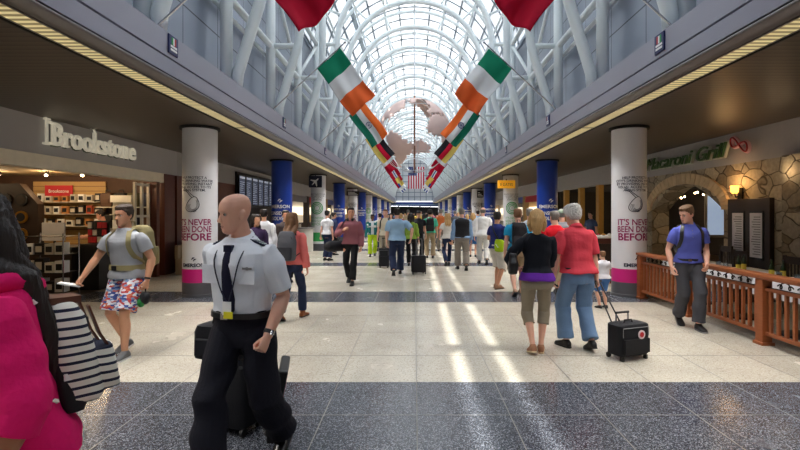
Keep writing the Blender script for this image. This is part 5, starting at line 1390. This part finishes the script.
P = person('young man in grey T-shirt and printed shorts with an olive pack, left foreground', wx(127,5.66), 5.66, -14, 1.77, build=1.10, lean=3, look=(-2,2), feet=((-.12,.12,18,-5),(.13,-.16,0,8)), hands=((-.37,-.24,.93),(.30,-.02,.88)), elbows=((-.7,.8,0),(.7,1,0)),
  curl=(.9,.8), hair=('short',hairm('dark brown',srgb(58,42,30))), sk=SK2, top=dict(m=GREYT, hem=.90, ease=.012, sleeve='short', fold=.006), bottom=dict(m=camo(), kind='shorts', ease=.02, flare=.03, name='shorts'), shoes=dict(m=cloth('grey trainers',srgb(112,112,114)), name='trainer', sole=M_WHITE), voxel=.0058, face=2)
OLIVE = cloth('olive khaki nylon', srgb(138,128,92))
backpack(P, 'olive khaki backpack worn by the young man in printed shorts', OLIVE, OLIVE, .17, .2, .5, 1.0, hipbelt=True)
A = MB(); sh, el, w = P.arms[1]; d_ = (w-el).normalized(); A.tube([w-d_*.035,w-d_*.015], .033, 14); P.subm('wrist_watch', A, M_BLK)
A = MB(); A.cbox(P.arms[0][0].lerp(P.arms[0][1],.45)+Vector((-.06,-.02,0)), (.006,.03,.022)); P.subm('sleeve_patch', A, M_INK)
sh, el, w = P.arms[0]; d_ = (w-el).normalized()
o, put = worn(P, 'folded_paper', 'folded white paper held out by the young man in printed shorts', 'paper', w+d_*.09)
A = MB(); R = Matrix.Rotation(math.radians(30),3,'Z') @ Matrix.Rotation(math.radians(12),3,'Y'); A.cbox(w+d_*.10+Vector((-.06,-.04,.0)), (.11,.05,.004), R); A.cbox(w+d_*.10+Vector((-.06,-.04,.009)), (.108,.049,.003), R); put('sheet', A, M_WHITE)
sh, el, w = P.arms[1]
o, put = worn(P, 'travel_pouch', 'black and green pouch dangling from the left hand of the young man in shorts', 'pouch', w+Vector((.0,0,-.30)))
A = MB(); A.ball(w+Vector((.0,-.03,-.2)), (.06,.05,.075), 14, 10); put('pouch_body', A, M_CASE); A = MB(); A.ball(w+Vector((-.035,-.05,-.25)), (.05,.03,.055), 12, 8); put('green_side', A, mat('bright green nylon', srgb(30,130,60), .6)); A = MB(); A.tube([w+Vector((0,-.02,-.13)),w+Vector((0,-.02,-.07))], .008, 6); put('wrist_loop', A, M_BLK)

# 4 man in blue polo
POLO = cloth('royal blue polo', srgb(88,96,178))
P = person('young man in blue polo and charcoal trousers looking down beside the railing', 4.03, 6.98, -10, 1.79, build=.97, lean=3, look=(-62,16), feet=((-.06,.22,22,0),(.07,-.16,0,4)), hands=((-.25,-.06,.88),(.16,-.20,.93)), elbows=((-.5,1,0),(.5,1,0)),
  curl=(.5,.6), hair=('short',hairm('sandy brown',srgb(104,74,46))), sk=SK1, top=dict(m=POLO, hem=.93, ease=.013, sleeve='short', collar=POLO, fold=.007), bottom=dict(m=cloth('charcoal chinos',srgb(74,74,80)), ease=.014, belt=M_BLK, waist=1.0), shoes=dict(m=M_BLK, sole=M_GREY), voxel=.0058, face=2)
A = MB(); c = P.tring(1.42,.014,72)[54]
for k in range(3): A.ball(P.tring(1.40-.045*k,.016,72)[54], .006, 8, 6)
P.subm('button', A, M_GREY)
backpack(P, 'black backpack on the young man in the blue polo', M_CASE, M_BLK, .13, .13, .42, 1.04)

# 5, 6 couple on the right
P = person('blonde woman in black top with purple hem and khaki capris, back turned', wx(537,5.72), 5.72, 172, 1.70, female=True, build=1.12, lean=2, look=(-6,4), feet=((-.05,-.02,0,-6),(.06,.10,14,8)), hands=((.02,-.22,1.05),(.22,-.12,1.02)), elbows=((-.9,.6,-.3),(.8,.7,0)),
  hair=('bob',HBL), sk=SK1, top=dict(m=cloth('black jersey',srgb(24,26,34)), hem=.99, ease=.014, sleeve='three', fold=.007, hemband=None), bottom=dict(m=cloth('khaki twill',srgb(146,134,116)), kind='capri', ease=.008, name='capri_trousers', flare=.004), shoes=dict(m=mat('tan sandal leather',srgb(150,100,70)), name='sandal', sole=M_BRICK), voxel=.0065, face=1)
A = MB(); A.loft([P.tring(z,.030,30) for z in (.90,.93,.98,1.0)]); me = remesh(A,.0065,'purple_hem',2); folds(me,.004,1.2); P.sub('purple_hem', me, cloth('purple jersey',srgb(104,44,160)))
o, put = worn(P, 'handbag', 'large black leather handbag on the shoulder of the blonde woman', 'handbag', P.TP((.25,.04,.98)))
A = MB(); A.loft([[P.TP((.295+.06*c*math.copysign(abs(math.cos(2*PI*i/24))**.7,math.cos(2*PI*i/24)), .03+.165*c*math.copysign(abs(math.sin(2*PI*i/24))**.5,math.sin(2*PI*i/24)), z)) for i in range(24)] for z, c in ((.98,.85),(1.0,1),(1.12,1),(1.21,.82),(1.23,.7))]); me = remesh(A,.008,'bag_body',2); folds(me,.005,4.4); LEATH = mat('soft black leather',srgb(26,25,26),.4,bump=.3,bscale=50); put('bag_body', None, LEATH, None, 'all', me)
for q in (-.07,.07): A = MB(); A.tube(smooth_path([P.TP(p) for p in ((.255,.03+q,1.20),(.22,.02+q*.6,1.33),(.165,.012+q*.3,1.435),(.105,.005+q*.2,1.475))]), .009, 8); put('strap', A, LEATH)
A = MB(); A.cbox(P.TP((.33,.03,1.1)), (.006,.07,.05)); put('pocket', A, LEATH)

RED1 = cloth('faded red cotton', srgb(206,64,78))
P = person('white haired man in faded red shirt and blue jeans pulling a wheeled bag', wx(578,5.88), 5.88, 192, 1.78, build=1.06, belly=.05, lean=8, look=(10,8), feet=((-.10,.14,16,-6),(.10,-.10,0,10)), hands=((-.24,.02,.83),(.27,-.10,.86)), elbows=((-.7,1,0),(.8,1,0)), curl=(1.2,.5),
  hair=('fluffy',HW), sk=SK1, top=dict(m=RED1, hem=.93, ease=.022, sleeve='half', collar=RED1, fold=.008), bottom=dict(m=cloth('washed blue denim',srgb(112,140,176),var=.14), ease=.016, belt=M_BLK), shoes=dict(m=M_BLK), voxel=.0065, face=1)
hnd = P.root.location+Matrix.Rotation(P.root.rotation_euler.z,3,'Z') @ (P.arms[0][2]*P.s)
o = roller('wheeled_bag', 'black soft wheeled bag with round badge pulled by the white haired man', 2.48, 5.52, math.radians(20), .44, .24, .36, tilt=0, rise=.10)
A = MB(); A.tube([(.05,-.151,.3),(.05,-.157,.3)], .05, 20); A.build('round_badge', mat('pale badge',srgb(214,196,200),.5), o); A = MB(); A.tube([(.05,-.156,.3),(.05,-.159,.3)], .03, 16); A.build('badge_emblem', M_RED, o)
A = MB(); inv = Matrix.Rotation(-math.radians(20),3,'Z'); hl = inv @ (hnd-o.location)
for sx in (-.06,.06): A.tube([(sx-.1,.08,.40),(hl.x+sx*.6,hl.y,hl.z-.02)], .009, 8)
A.build('tow_handle', M_BLK, o, True)
A = MB(); A.tube([(hl.x-.07,hl.y,hl.z-.03),(hl.x+.07,hl.y,hl.z-.03)], .014, 8); A.build('tow_grip', M_BLK, o, True)

# ---- middle distance
def mid(lab, xp, d, hd, H, hair_, top_, bot, **k):
    k.setdefault('voxel', .009); k.setdefault('face', 1); k.setdefault('shoes', dict(m=M_BLK))
    return person(lab, wx(xp,d), d, hd, H, hair=hair_, top=top_, bottom=bot, **k)
walk = ((-.09,-.22,0,-4),(.09,.24,30,4)); walk2 = ((-.09,.24,30,-4),(.09,-.22,0,4)); stand = ((-.1,.02,0,-10),(.1,-.02,0,10))
DEN, DKD, BLKT, KHA, GRYP = cloth('mid denim',srgb(66,92,132),var=.12), cloth('dark blue denim',srgb(40,50,78),var=.1), cloth('black trouser cloth',srgb(30,30,33)), cloth('khaki chino',srgb(168,148,118)), cloth('grey trouser cloth',srgb(134,126,118))
T = lambda c, nm, **k: dict(dict(m=cloth(nm, srgb(*c)), hem=.92, ease=.014), **k)
P = mid('woman in coral hooded jacket with a grey backpack, back turned behind the pilot', 292, 7.5, 170, 1.68, ('long',HR,.08), T((244,128,122),'coral fleece',sleeve='long',ease=.02,name='jacket'), dict(m=DKD,ease=.004), female=True, feet=walk, look=(14,0), shoes=dict(m=mat('tan boot',srgb(150,84,40),.5), kind='boot', name='boot'), voxel=.0075)
backpack(P, 'grey and charcoal backpack on the woman in the coral jacket', cloth('grey pack nylon',srgb(98,98,104)), cloth('charcoal pack nylon',srgb(62,62,68)), .15, .17, .47, .98)
mid('dark haired woman in purple top seen past the pilot shoulder', 256, 9.6, 25, 1.65, ('long',HD,.1), T((60,44,76),'dark purple top',sleeve='long'), dict(m=BLKT), female=True, look=(20,0), sk=SK2)
mid('man in white shirt facing away beside the blue left column', 264, 11.2, 200, 1.76, ('short',HD), T((222,222,226),'plain white shirt',sleeve='long'), dict(m=DKD))
mid('dark haired man facing the hall left of the coral jacket', 285.5, 11.6, 30, 1.74, ('short',HD), T((70,60,60),'brown knit',sleeve='long'), dict(m=BLKT), sk=SK2)
P = mid('man in mauve sweater with headphones and black trousers walking towards us', 351, 11.3, -6, 1.80, ('short',HD), T((156,98,106),'mauve sweater',sleeve='long',ease=.022,name='sweater'), dict(m=BLKT,ease=.002), feet=walk2, look=(16,-6), hands=((-.14,-.17,1.24),(.25,-.06,.86)), elbows=((-.9,.4,-.8),None), sk=SK2, voxel=.0078, face=2)
A = MB(); A.tube(smooth_path([P.TP(p) for p in ((-.075,-.05,1.50),(-.085,.03,1.50),(0,.09,1.52),(.085,.03,1.50),(.075,-.05,1.50))]), .012, 8, round_=True)
for sx in (-1,1): A.ball(P.TP((sx*.055,-.075,1.485)), (.032,.02,.036), 12, 8)
P.subm('headphones', A, M_BLK, None, 'all')
o, put = worn(P, 'duffel_bag', 'black duffel bag slung at the side of the man in the mauve sweater', 'bag', P.TP((-.31,.0,.72)))
A = MB(); A.tube([P.TP((-.5,-.04,.86)),P.TP((-.26,.2,.86))], .13, 16, round_=True); me = remesh(A,.01,'bag_body',2); folds(me,.006,2); put('bag_body', None, M_CASE, None, 'all', me)
A = MB(); ribbon(A, smooth_path([P.TP(p) for p in ((-.30,-.12,.98),(-.25,-.12,1.2),(-.15,-.08,1.42),(-.11,.0,1.47),(-.15,.09,1.4),(-.26,.12,1.15),(-.31,.12,.98))]), [Vector((-1,0,.3))]*25, .035, .008); put('strap', A, M_BLK)
P = mid('woman in teal jacket and lime green trousers carrying a dark bag', 372.5, 18.5, 5, 1.62, ('short',HD), T((226,228,230),'white top'), dict(m=cloth('lime trousers',srgb(176,206,40)),ease=.02), female=True, build=1.15, feet=walk, sk=SK4, voxel=.011)
A = MB()
for sx in (-1,1):
    A.loft([[P.TP(p) for p in ((sx*.06,-.15,z),(sx*.17,-.10,z),(sx*.185,.0,z),(sx*.14,.115,z),(0,.14,z),(0,.10,z),(sx*.13,.07,z),(sx*.15,-.02,z),(sx*.07,-.125,z))] for z in (.9,1.1,1.3,1.42)])
    sh, el, w = P.arms[0 if sx < 0 else 1]; A.tube([sh,el,w], [.075,.064,.052], 12, round_=True)
P.subm('open_jacket', A, cloth('teal jacket',srgb(36,112,116)), None, 'all')
o, put = worn(P, 'handbag', 'dark handbag at the hip of the woman in lime trousers', 'bag', P.TP((.3,0,.68))); A = MB(); A.box(.26,.36,-.13,.13,.68,.88); A.v = [tuple(P.TP(v)) for v in A.v]; put('bag_body', A, M_CASE); A = MB(); A.tube([P.TP((.31,-.08,.88)),P.TP((.31,-.05,.99)),P.TP((.31,.05,.99)),P.TP((.31,.08,.88))], .01, 6); put('handle', A, M_BLK)
P = mid('man in cream shirt with pack straps walking towards us with a case', 385.5, 15.6, -8, 1.80, ('crop',HR), T((214,204,182),'cream shirt',sleeve='short'), dict(m=cloth('stone shorts',srgb(150,140,120)),kind='shorts',name='shorts',ease=.02), feet=walk2, voxel=.0095)
backpack(P, 'dark backpack on the man in the cream shirt', M_CASE, M_BLK, group=None)
roller('suitcase', 'upright black suitcase wheeled in front of the man in the cream shirt', wx(384,14.6), 14.6, 0, .32, .22, .55, rise=.3)
P = mid('man in pale blue shirt and jeans towing a case, back turned', 397, 12.9, 184, 1.80, ('short',HD), T((150,184,214),'pale blue shirt',sleeve='half',ease=.022), dict(m=DKD,ease=.014), build=1.16, belly=.04, feet=walk, hands=((-.36,.1,.95),(.27,-.05,.86)), elbows=((-.9,.6,0),None), voxel=.0082)
hnd = P.root.location+Matrix.Rotation(P.root.rotation_euler.z,3,'Z') @ (P.arms[0][2]*P.s)
roller('suitcase', 'charcoal suitcase with long handle towed by the man in pale blue', wx(418.5,13.1), 13.1, math.radians(190), .40, .24, .46, rise=max(.2,hnd.z-.52))
mid('woman in lime green top just ahead of the man in pale blue', 411, 14.9, 176, 1.66, ('bob',HD), T((140,170,70),'leaf green top',sleeve='three'), dict(m=BLKT), female=True, feet=walk2, voxel=.0095)
P = mid('man in black shirt and black cap facing us in the middle of the hall', 418.5, 17.2, 4, 1.76, ('crop',HD), T((36,36,40),'black shirt'), dict(m=BLKT), feet=stand, voxel=.011)
A = MB(); A.loft([[P.HT(p) for p in head_ring(z,.012,24)] for z in (.15,.18,.205,.222,.234,.238)]); A.loft([[P.HT((.07*math.cos(PI*k/10), -.08-.09*math.sin(PI*k/10), z)) for k in range(11)] for z in (.158,.166)]); P.subm('cap', A, M_BLK)
P = mid('man in mint green shirt and khaki trousers with a black backpack, back turned', 430, 17.7, 180, 1.80, ('short',HD), T((84,196,160),'mint shirt',sleeve='half'), dict(m=KHA,ease=.012), feet=stand, build=1.05, voxel=.0105)
backpack(P, 'black backpack on the man in the mint green shirt', M_CASE, M_BLK, .14, .15, .46, .98)
mid('long haired blonde woman in white top and skinny jeans, back turned', 447.5, 15.2, 186, 1.66, ('long',HBL,.14), T((222,218,212),'ivory top',sleeve='short'), dict(m=DKD,ease=.0), female=True, feet=walk, hands=((-.3,-.15,1.0),(.26,-.1,.95)), voxel=.0095)
P = mid('man in black padded vest over blue shirt and grey trousers, back turned', 462, 14.0, 182, 1.82, ('crop',HG), T((132,162,200),'sky blue shirt',sleeve='long',ease=.014), dict(m=GRYP,ease=.014), build=1.12, belly=.04, feet=walk2, voxel=.0085)
A = MB(); A.loft([P.tring(z,.032) for z in (.93,1.0,1.1,1.2,1.3,1.37,1.42)]+[P.tring(z,.012) for z in (1.455,1.475)]); me = remesh(A,.0085,'vest',3); folds(me,.004,5); P.sub('vest', me, M_CASE)
mid('man in white jacket and white trousers, back turned near the right columns', 483, 15.6, 178, 1.86, ('fringe',HG), T((226,226,226),'white jacket',sleeve='long',ease=.024,hem=.88,name='jacket'), dict(m=cloth('white trouser cloth',srgb(222,220,216)),ease=.012), feet=walk2, voxel=.0095)
mid('blonde woman in pale blouse beyond the man in white', 473, 18.2, 170, 1.66, ('bob',HBL), T((206,206,214),'pale blouse',sleeve='short'), dict(m=cloth('blue skirt cloth',srgb(60,110,170)),kind='shorts',name='shorts',flare=.05), female=True, voxel=.012)
P = mid('boy in navy T-shirt and pale shorts standing side on with a lime sling bag', 497, 10.6, 128, 1.70, ('short',HD), T((44,52,112),'navy jersey'), dict(m=cloth('pale shorts',srgb(214,208,198)),kind='long_shorts',ease=.024,flare=.02,name='shorts'), feet=((-.1,.1,0,-5),(.1,-.08,0,5)), look=(30,0), hands=((-.2,-.3,1.1),(.2,-.28,1.12)), elbows=((-.6,.7,-.5),(.6,.7,-.5)), sk=SK2, shoes=dict(m=mat('tan sandal',srgb(150,110,84)),name='sandal'), voxel=.0078)
o, put = worn(P, 'sling_bag', 'lime green sling bag at the hip of the boy in navy', 'bag', P.TP((-.2,.13,.90)))
A = MB(); A.loft([[P.TP((-.2+.13*c*math.copysign(abs(math.cos(2*PI*i/20))**.6,math.cos(2*PI*i/20)), .15+.05*math.sin(2*PI*i/20), z)) for i in range(20)] for z, c in ((.86,.7),(.89,1),(1.08,1.05),(1.13,.8))]); me = remesh(A,.01,'bag_body',2); folds(me,.006,3); put('bag_body', None, cloth('lime nylon',srgb(176,208,36)), None, 'all', me)
A = MB(); ribbon(A, smooth_path([P.TP(p) for p in ((-.17,.14,1.12),(-.05,.15,1.28),(.08,.08,1.45),(.1,-.02,1.45),(.02,-.14,1.28),(-.14,-.13,1.12),(-.2,.0,1.05))]), [P.TP((p,q,1.2))-P.TP((0,0,1.2)) for p, q in [(-.05+.004*k,.15-.012*k) for k in range(25)]], .03, .008); put('strap', A, M_BLK)
A = MB(); A.tube([P.TP((-.25,.19,.98)),P.TP((-.21,.205,.96)),P.TP((-.14,.2,1.03))], .008, 6); put('white_swoosh', A, M_WHITE)
P = mid('man in turquoise T-shirt and khaki shorts with a black backpack, back turned', 518, 9.7, 176, 1.76, ('short',HR), T((44,158,204),'turquoise jersey'), dict(m=KHA,kind='shorts',name='shorts',ease=.02), feet=walk, shoes=dict(m=mat('tan sandal',srgb(150,110,84)),name='sandal'), voxel=.0078, build=1.05)
backpack(P, 'large black backpack on the man in the turquoise T-shirt', M_CASE, cloth('charcoal pack nylon',srgb(62,62,68)), .15, .18, .5, .98)
mid('grey haired man in pale shirt behind the turquoise T-shirt', 529.5, 11.4, 160, 1.78, ('short',HG), T((196,200,206),'pale check shirt',sleeve='half'), dict(m=KHA), voxel=.009)
P = mid('man in bright red T-shirt and beige shorts between the couple and the bar', 555, 8.55, 188, 1.72, ('crop',HG), T((212,26,42),'bright red jersey',hem=.9), dict(m=cloth('beige shorts',srgb(172,156,132)),kind='long_shorts',name='shorts',ease=.022), build=1.15, belly=.04, feet=walk2, shoes=dict(m=mat('brown sandal',srgb(110,76,52)),name='sandal'), voxel=.0075)
P = mid('person in pale cap and grey top beyond the bright red T-shirt', 562, 10.0, 175, 1.76, ('crop',HG), T((150,150,156),'grey top'), dict(m=BLKT), voxel=.009)
A = MB(); A.loft([[P.HT(p) for p in head_ring(z,.014,24)] for z in (.15,.18,.205,.222,.234,.238)]); A.loft([[P.HT((.07*math.cos(PI*k/10), -.08-.08*math.sin(PI*k/10), z)) for k in range(11)] for z in (.158,.166)]); P.subm('cap', A, cloth('sage cap',srgb(164,180,160)))
mid('small child in patterned white top beside the white haired man', 603, 8.4, 200, 1.0, ('short',HR), T((214,212,220),'patterned child top',sleeve='short'), dict(m=cloth('child blue shorts',srgb(70,110,170)),kind='shorts',name='shorts'), feet=stand, build=1.25, cat='child', hands=(None,(.35,-.2,1.25)))
P = mid('shopper in teal check shirt inside the gift shop', 103, 12.1, -70, 1.76, ('short',HD), T((52,104,118),'teal check shirt',sleeve='half'), dict(m=DKD), look=(0,16), hands=((-.2,-.34,1.08),(.2,-.34,1.08)), voxel=.009)
P.shirt.data.materials[0] = (lambda: mat('teal check', srgb(70,130,140), .8, var=.7, scale=22))()
mid('person in dim blue shirt inside the bar past the stone arch', 591, 17.5, -60, 1.72, ('short',HD), T((90,110,150),'dim blue shirt'), dict(m=BLKT), voxel=.012)
P = mid('man in white shirt and jeans facing the left shop counters', 327, 16.8, 150, 1.76, ('short',HD), T((218,218,222),'plain white shirt',sleeve='short'), dict(m=DKD), voxel=.0105)
mid('person in dark blue top beyond the man facing the left counters', 333.5, 19.0, 120, 1.70, ('short',HD), T((52,60,92),'dark blue top',sleeve='long'), dict(m=BLKT), voxel=.012)

# ---- far crowd: four figures, copied with their own clothes
base = []
base.append(mid('person in teal top walking away deep in the crowd, right of the hall centre', 437, 24, 180, 1.74, ('short',HD), T((60,130,140),'crowd teal'), dict(m=DKD), feet=walk, voxel=.014, face=0).root)
base.append(mid('woman in white top walking towards us deep in the crowd, left of centre', 391, 22, 0, 1.66, ('long',HD,.1), T((214,214,214),'crowd white'), dict(m=BLKT,ease=.0), female=True, feet=walk2, voxel=.014, face=0).root)
base.append(mid('man in grey jacket walking away deep in the crowd beside the right columns', 455, 26, 175, 1.80, ('crop',HG), T((110,112,118),'crowd grey',sleeve='long'), dict(m=GRYP), feet=walk2, voxel=.014, face=0).root)
base.append(mid('woman in red top walking away deep in the crowd, left of centre', 401, 25, 186, 1.64, ('bob',HBL), T((186,40,52),'crowd red',sleeve='three'), dict(m=DEN), female=True, feet=walk, voxel=.014, face=0).root)
CC = [('white',(222,222,222)),('navy',(40,50,90)),('orange',(206,112,60)),('black',(34,34,38)),('sky blue',(130,170,210)),('maroon',(112,36,48)),('sand',(190,170,140)),('green',(70,120,80)),('pink',(214,130,150)),('charcoal',(70,70,76)),('yellow',(214,184,90)),('lilac',(150,140,180))]
sp = [(380,21),(424,23),(441,20.5),(467,22),(478,25),(397,29),(408,28),(431,30),(446,31),(388,33),(418,34),(458,33),(403,38),(427,40),(440,37),(412,45),(396,43),(449,44),(421,52),(405,55),(433,54),(414,63),(426,66),(401,64)]
for i, (xp, d) in enumerate(sp):
    o = copy_tree(base[i % 4]); nm, c = CC[i % 12]; o.location = (wx(xp,d), d, 0); o.rotation_euler = (0,0,math.radians(rnd.choice([0,180,175,190,8])))
    sc_ = rnd.uniform(.95,1.05); o.scale = (sc_,sc_,sc_)
    for ch in o.children:
        if ch.name.startswith(('shirt','top')): ch.material_slots[0].link = 'OBJECT'; ch.material_slots[0].material = cloth('crowd '+nm, srgb(*c))
    row = 'nearer' if i < 12 else 'farther'
    side_ = 'left of' if xp < 405 else 'right of' if xp > 424 else 'around'
    tag(o, f'{nm} topped figure in the {row} crowd, {side_} the hall centre', 'person', 'distant crowd')
# ================================================================== LIGHT AND CAMERA
w = bpy.data.worlds.new('World'); bpy.context.scene.world = w; w.use_nodes = True
nt = w.node_tree; bg = nt.nodes['Background']
sky = nt.nodes.new('ShaderNodeTexSky'); sky.sky_type = 'NISHITA'; sky.sun_disc = False; sky.sun_elevation = math.radians(68); sky.sun_rotation = math.radians(90); sky.air_density = 1.0; sky.dust_density = 3
hs = nt.nodes.new('ShaderNodeHueSaturation'); hs.inputs['Saturation'].default_value = .35; nt.links.new(sky.outputs[0], hs.inputs['Color']); nt.links.new(hs.outputs[0], bg.inputs[0]); bg.inputs[1].default_value = .5
sl = bpy.data.lights.new('sun','SUN'); sl.energy = 6.5; sl.angle = math.radians(.7); sl.color = (1,.96,.88)
so = bpy.data.objects.new('sun', sl); C.objects.link(so)
d = Vector((3.65, -.9, -11.15)).normalized(); so.rotation_euler = d.to_track_quat('-Z','Y').to_euler()
STRIP_FILL = 80
def lamp(kind, name, loc, energy, col=(1,.8,.55), size=.2, rot=None, sy=None):
    l = bpy.data.lights.new(name, kind); l.energy = energy; l.color = col
    if kind == 'AREA':
        l.size = size
        if sy: l.shape = 'RECTANGLE'; l.size_y = sy
    elif kind == 'POINT': l.shadow_soft_size = size
    o = bpy.data.objects.new(name, l); C.objects.link(o); o.location = loc
    if rot: o.rotation_euler = rot
    return o
# added fill lamps under the strip lights; their narrowed spread keeps them unseen
for sx in (-1,1):
    for k in range(-1,13):
        o = lamp('AREA','strip_fill_lamp',(sx*3.55,6.75+6*k,CEIL-.012),STRIP_FILL,(1,.96,.9),.2,(0,sx*.2,0),5.9); o.data.spread = math.radians(105)
LAMPS = globals().get('LAMPS', [])
for a in LAMPS: lamp(*a)

cd = bpy.data.cameras.new('camera'); cam = bpy.data.objects.new('camera', cd); C.objects.link(cam)
cam.location = (0,0,EYE); cam.rotation_euler = (PI/2,0,0)
cd.sensor_width = 36; cd.lens = 36*F/800; cd.clip_start = .05; cd.clip_end = 400
cd.shift_x = -(VX-400)/800; cd.shift_y = (VY-225)/800
sc = bpy.context.scene; sc.camera = cam
vs = sc.view_settings; vs.view_transform = 'Standard'; vs.look = 'None'; vs.gamma = 1; vs.exposure = .52; vs.use_curve_mapping = False
sc.cycles.max_bounces = 10; sc.cycles.diffuse_bounces = 5; sc.cycles.transparent_max_bounces = 12; sc.cycles.use_denoising = True; sc.cycles.sample_clamp_indirect = 8
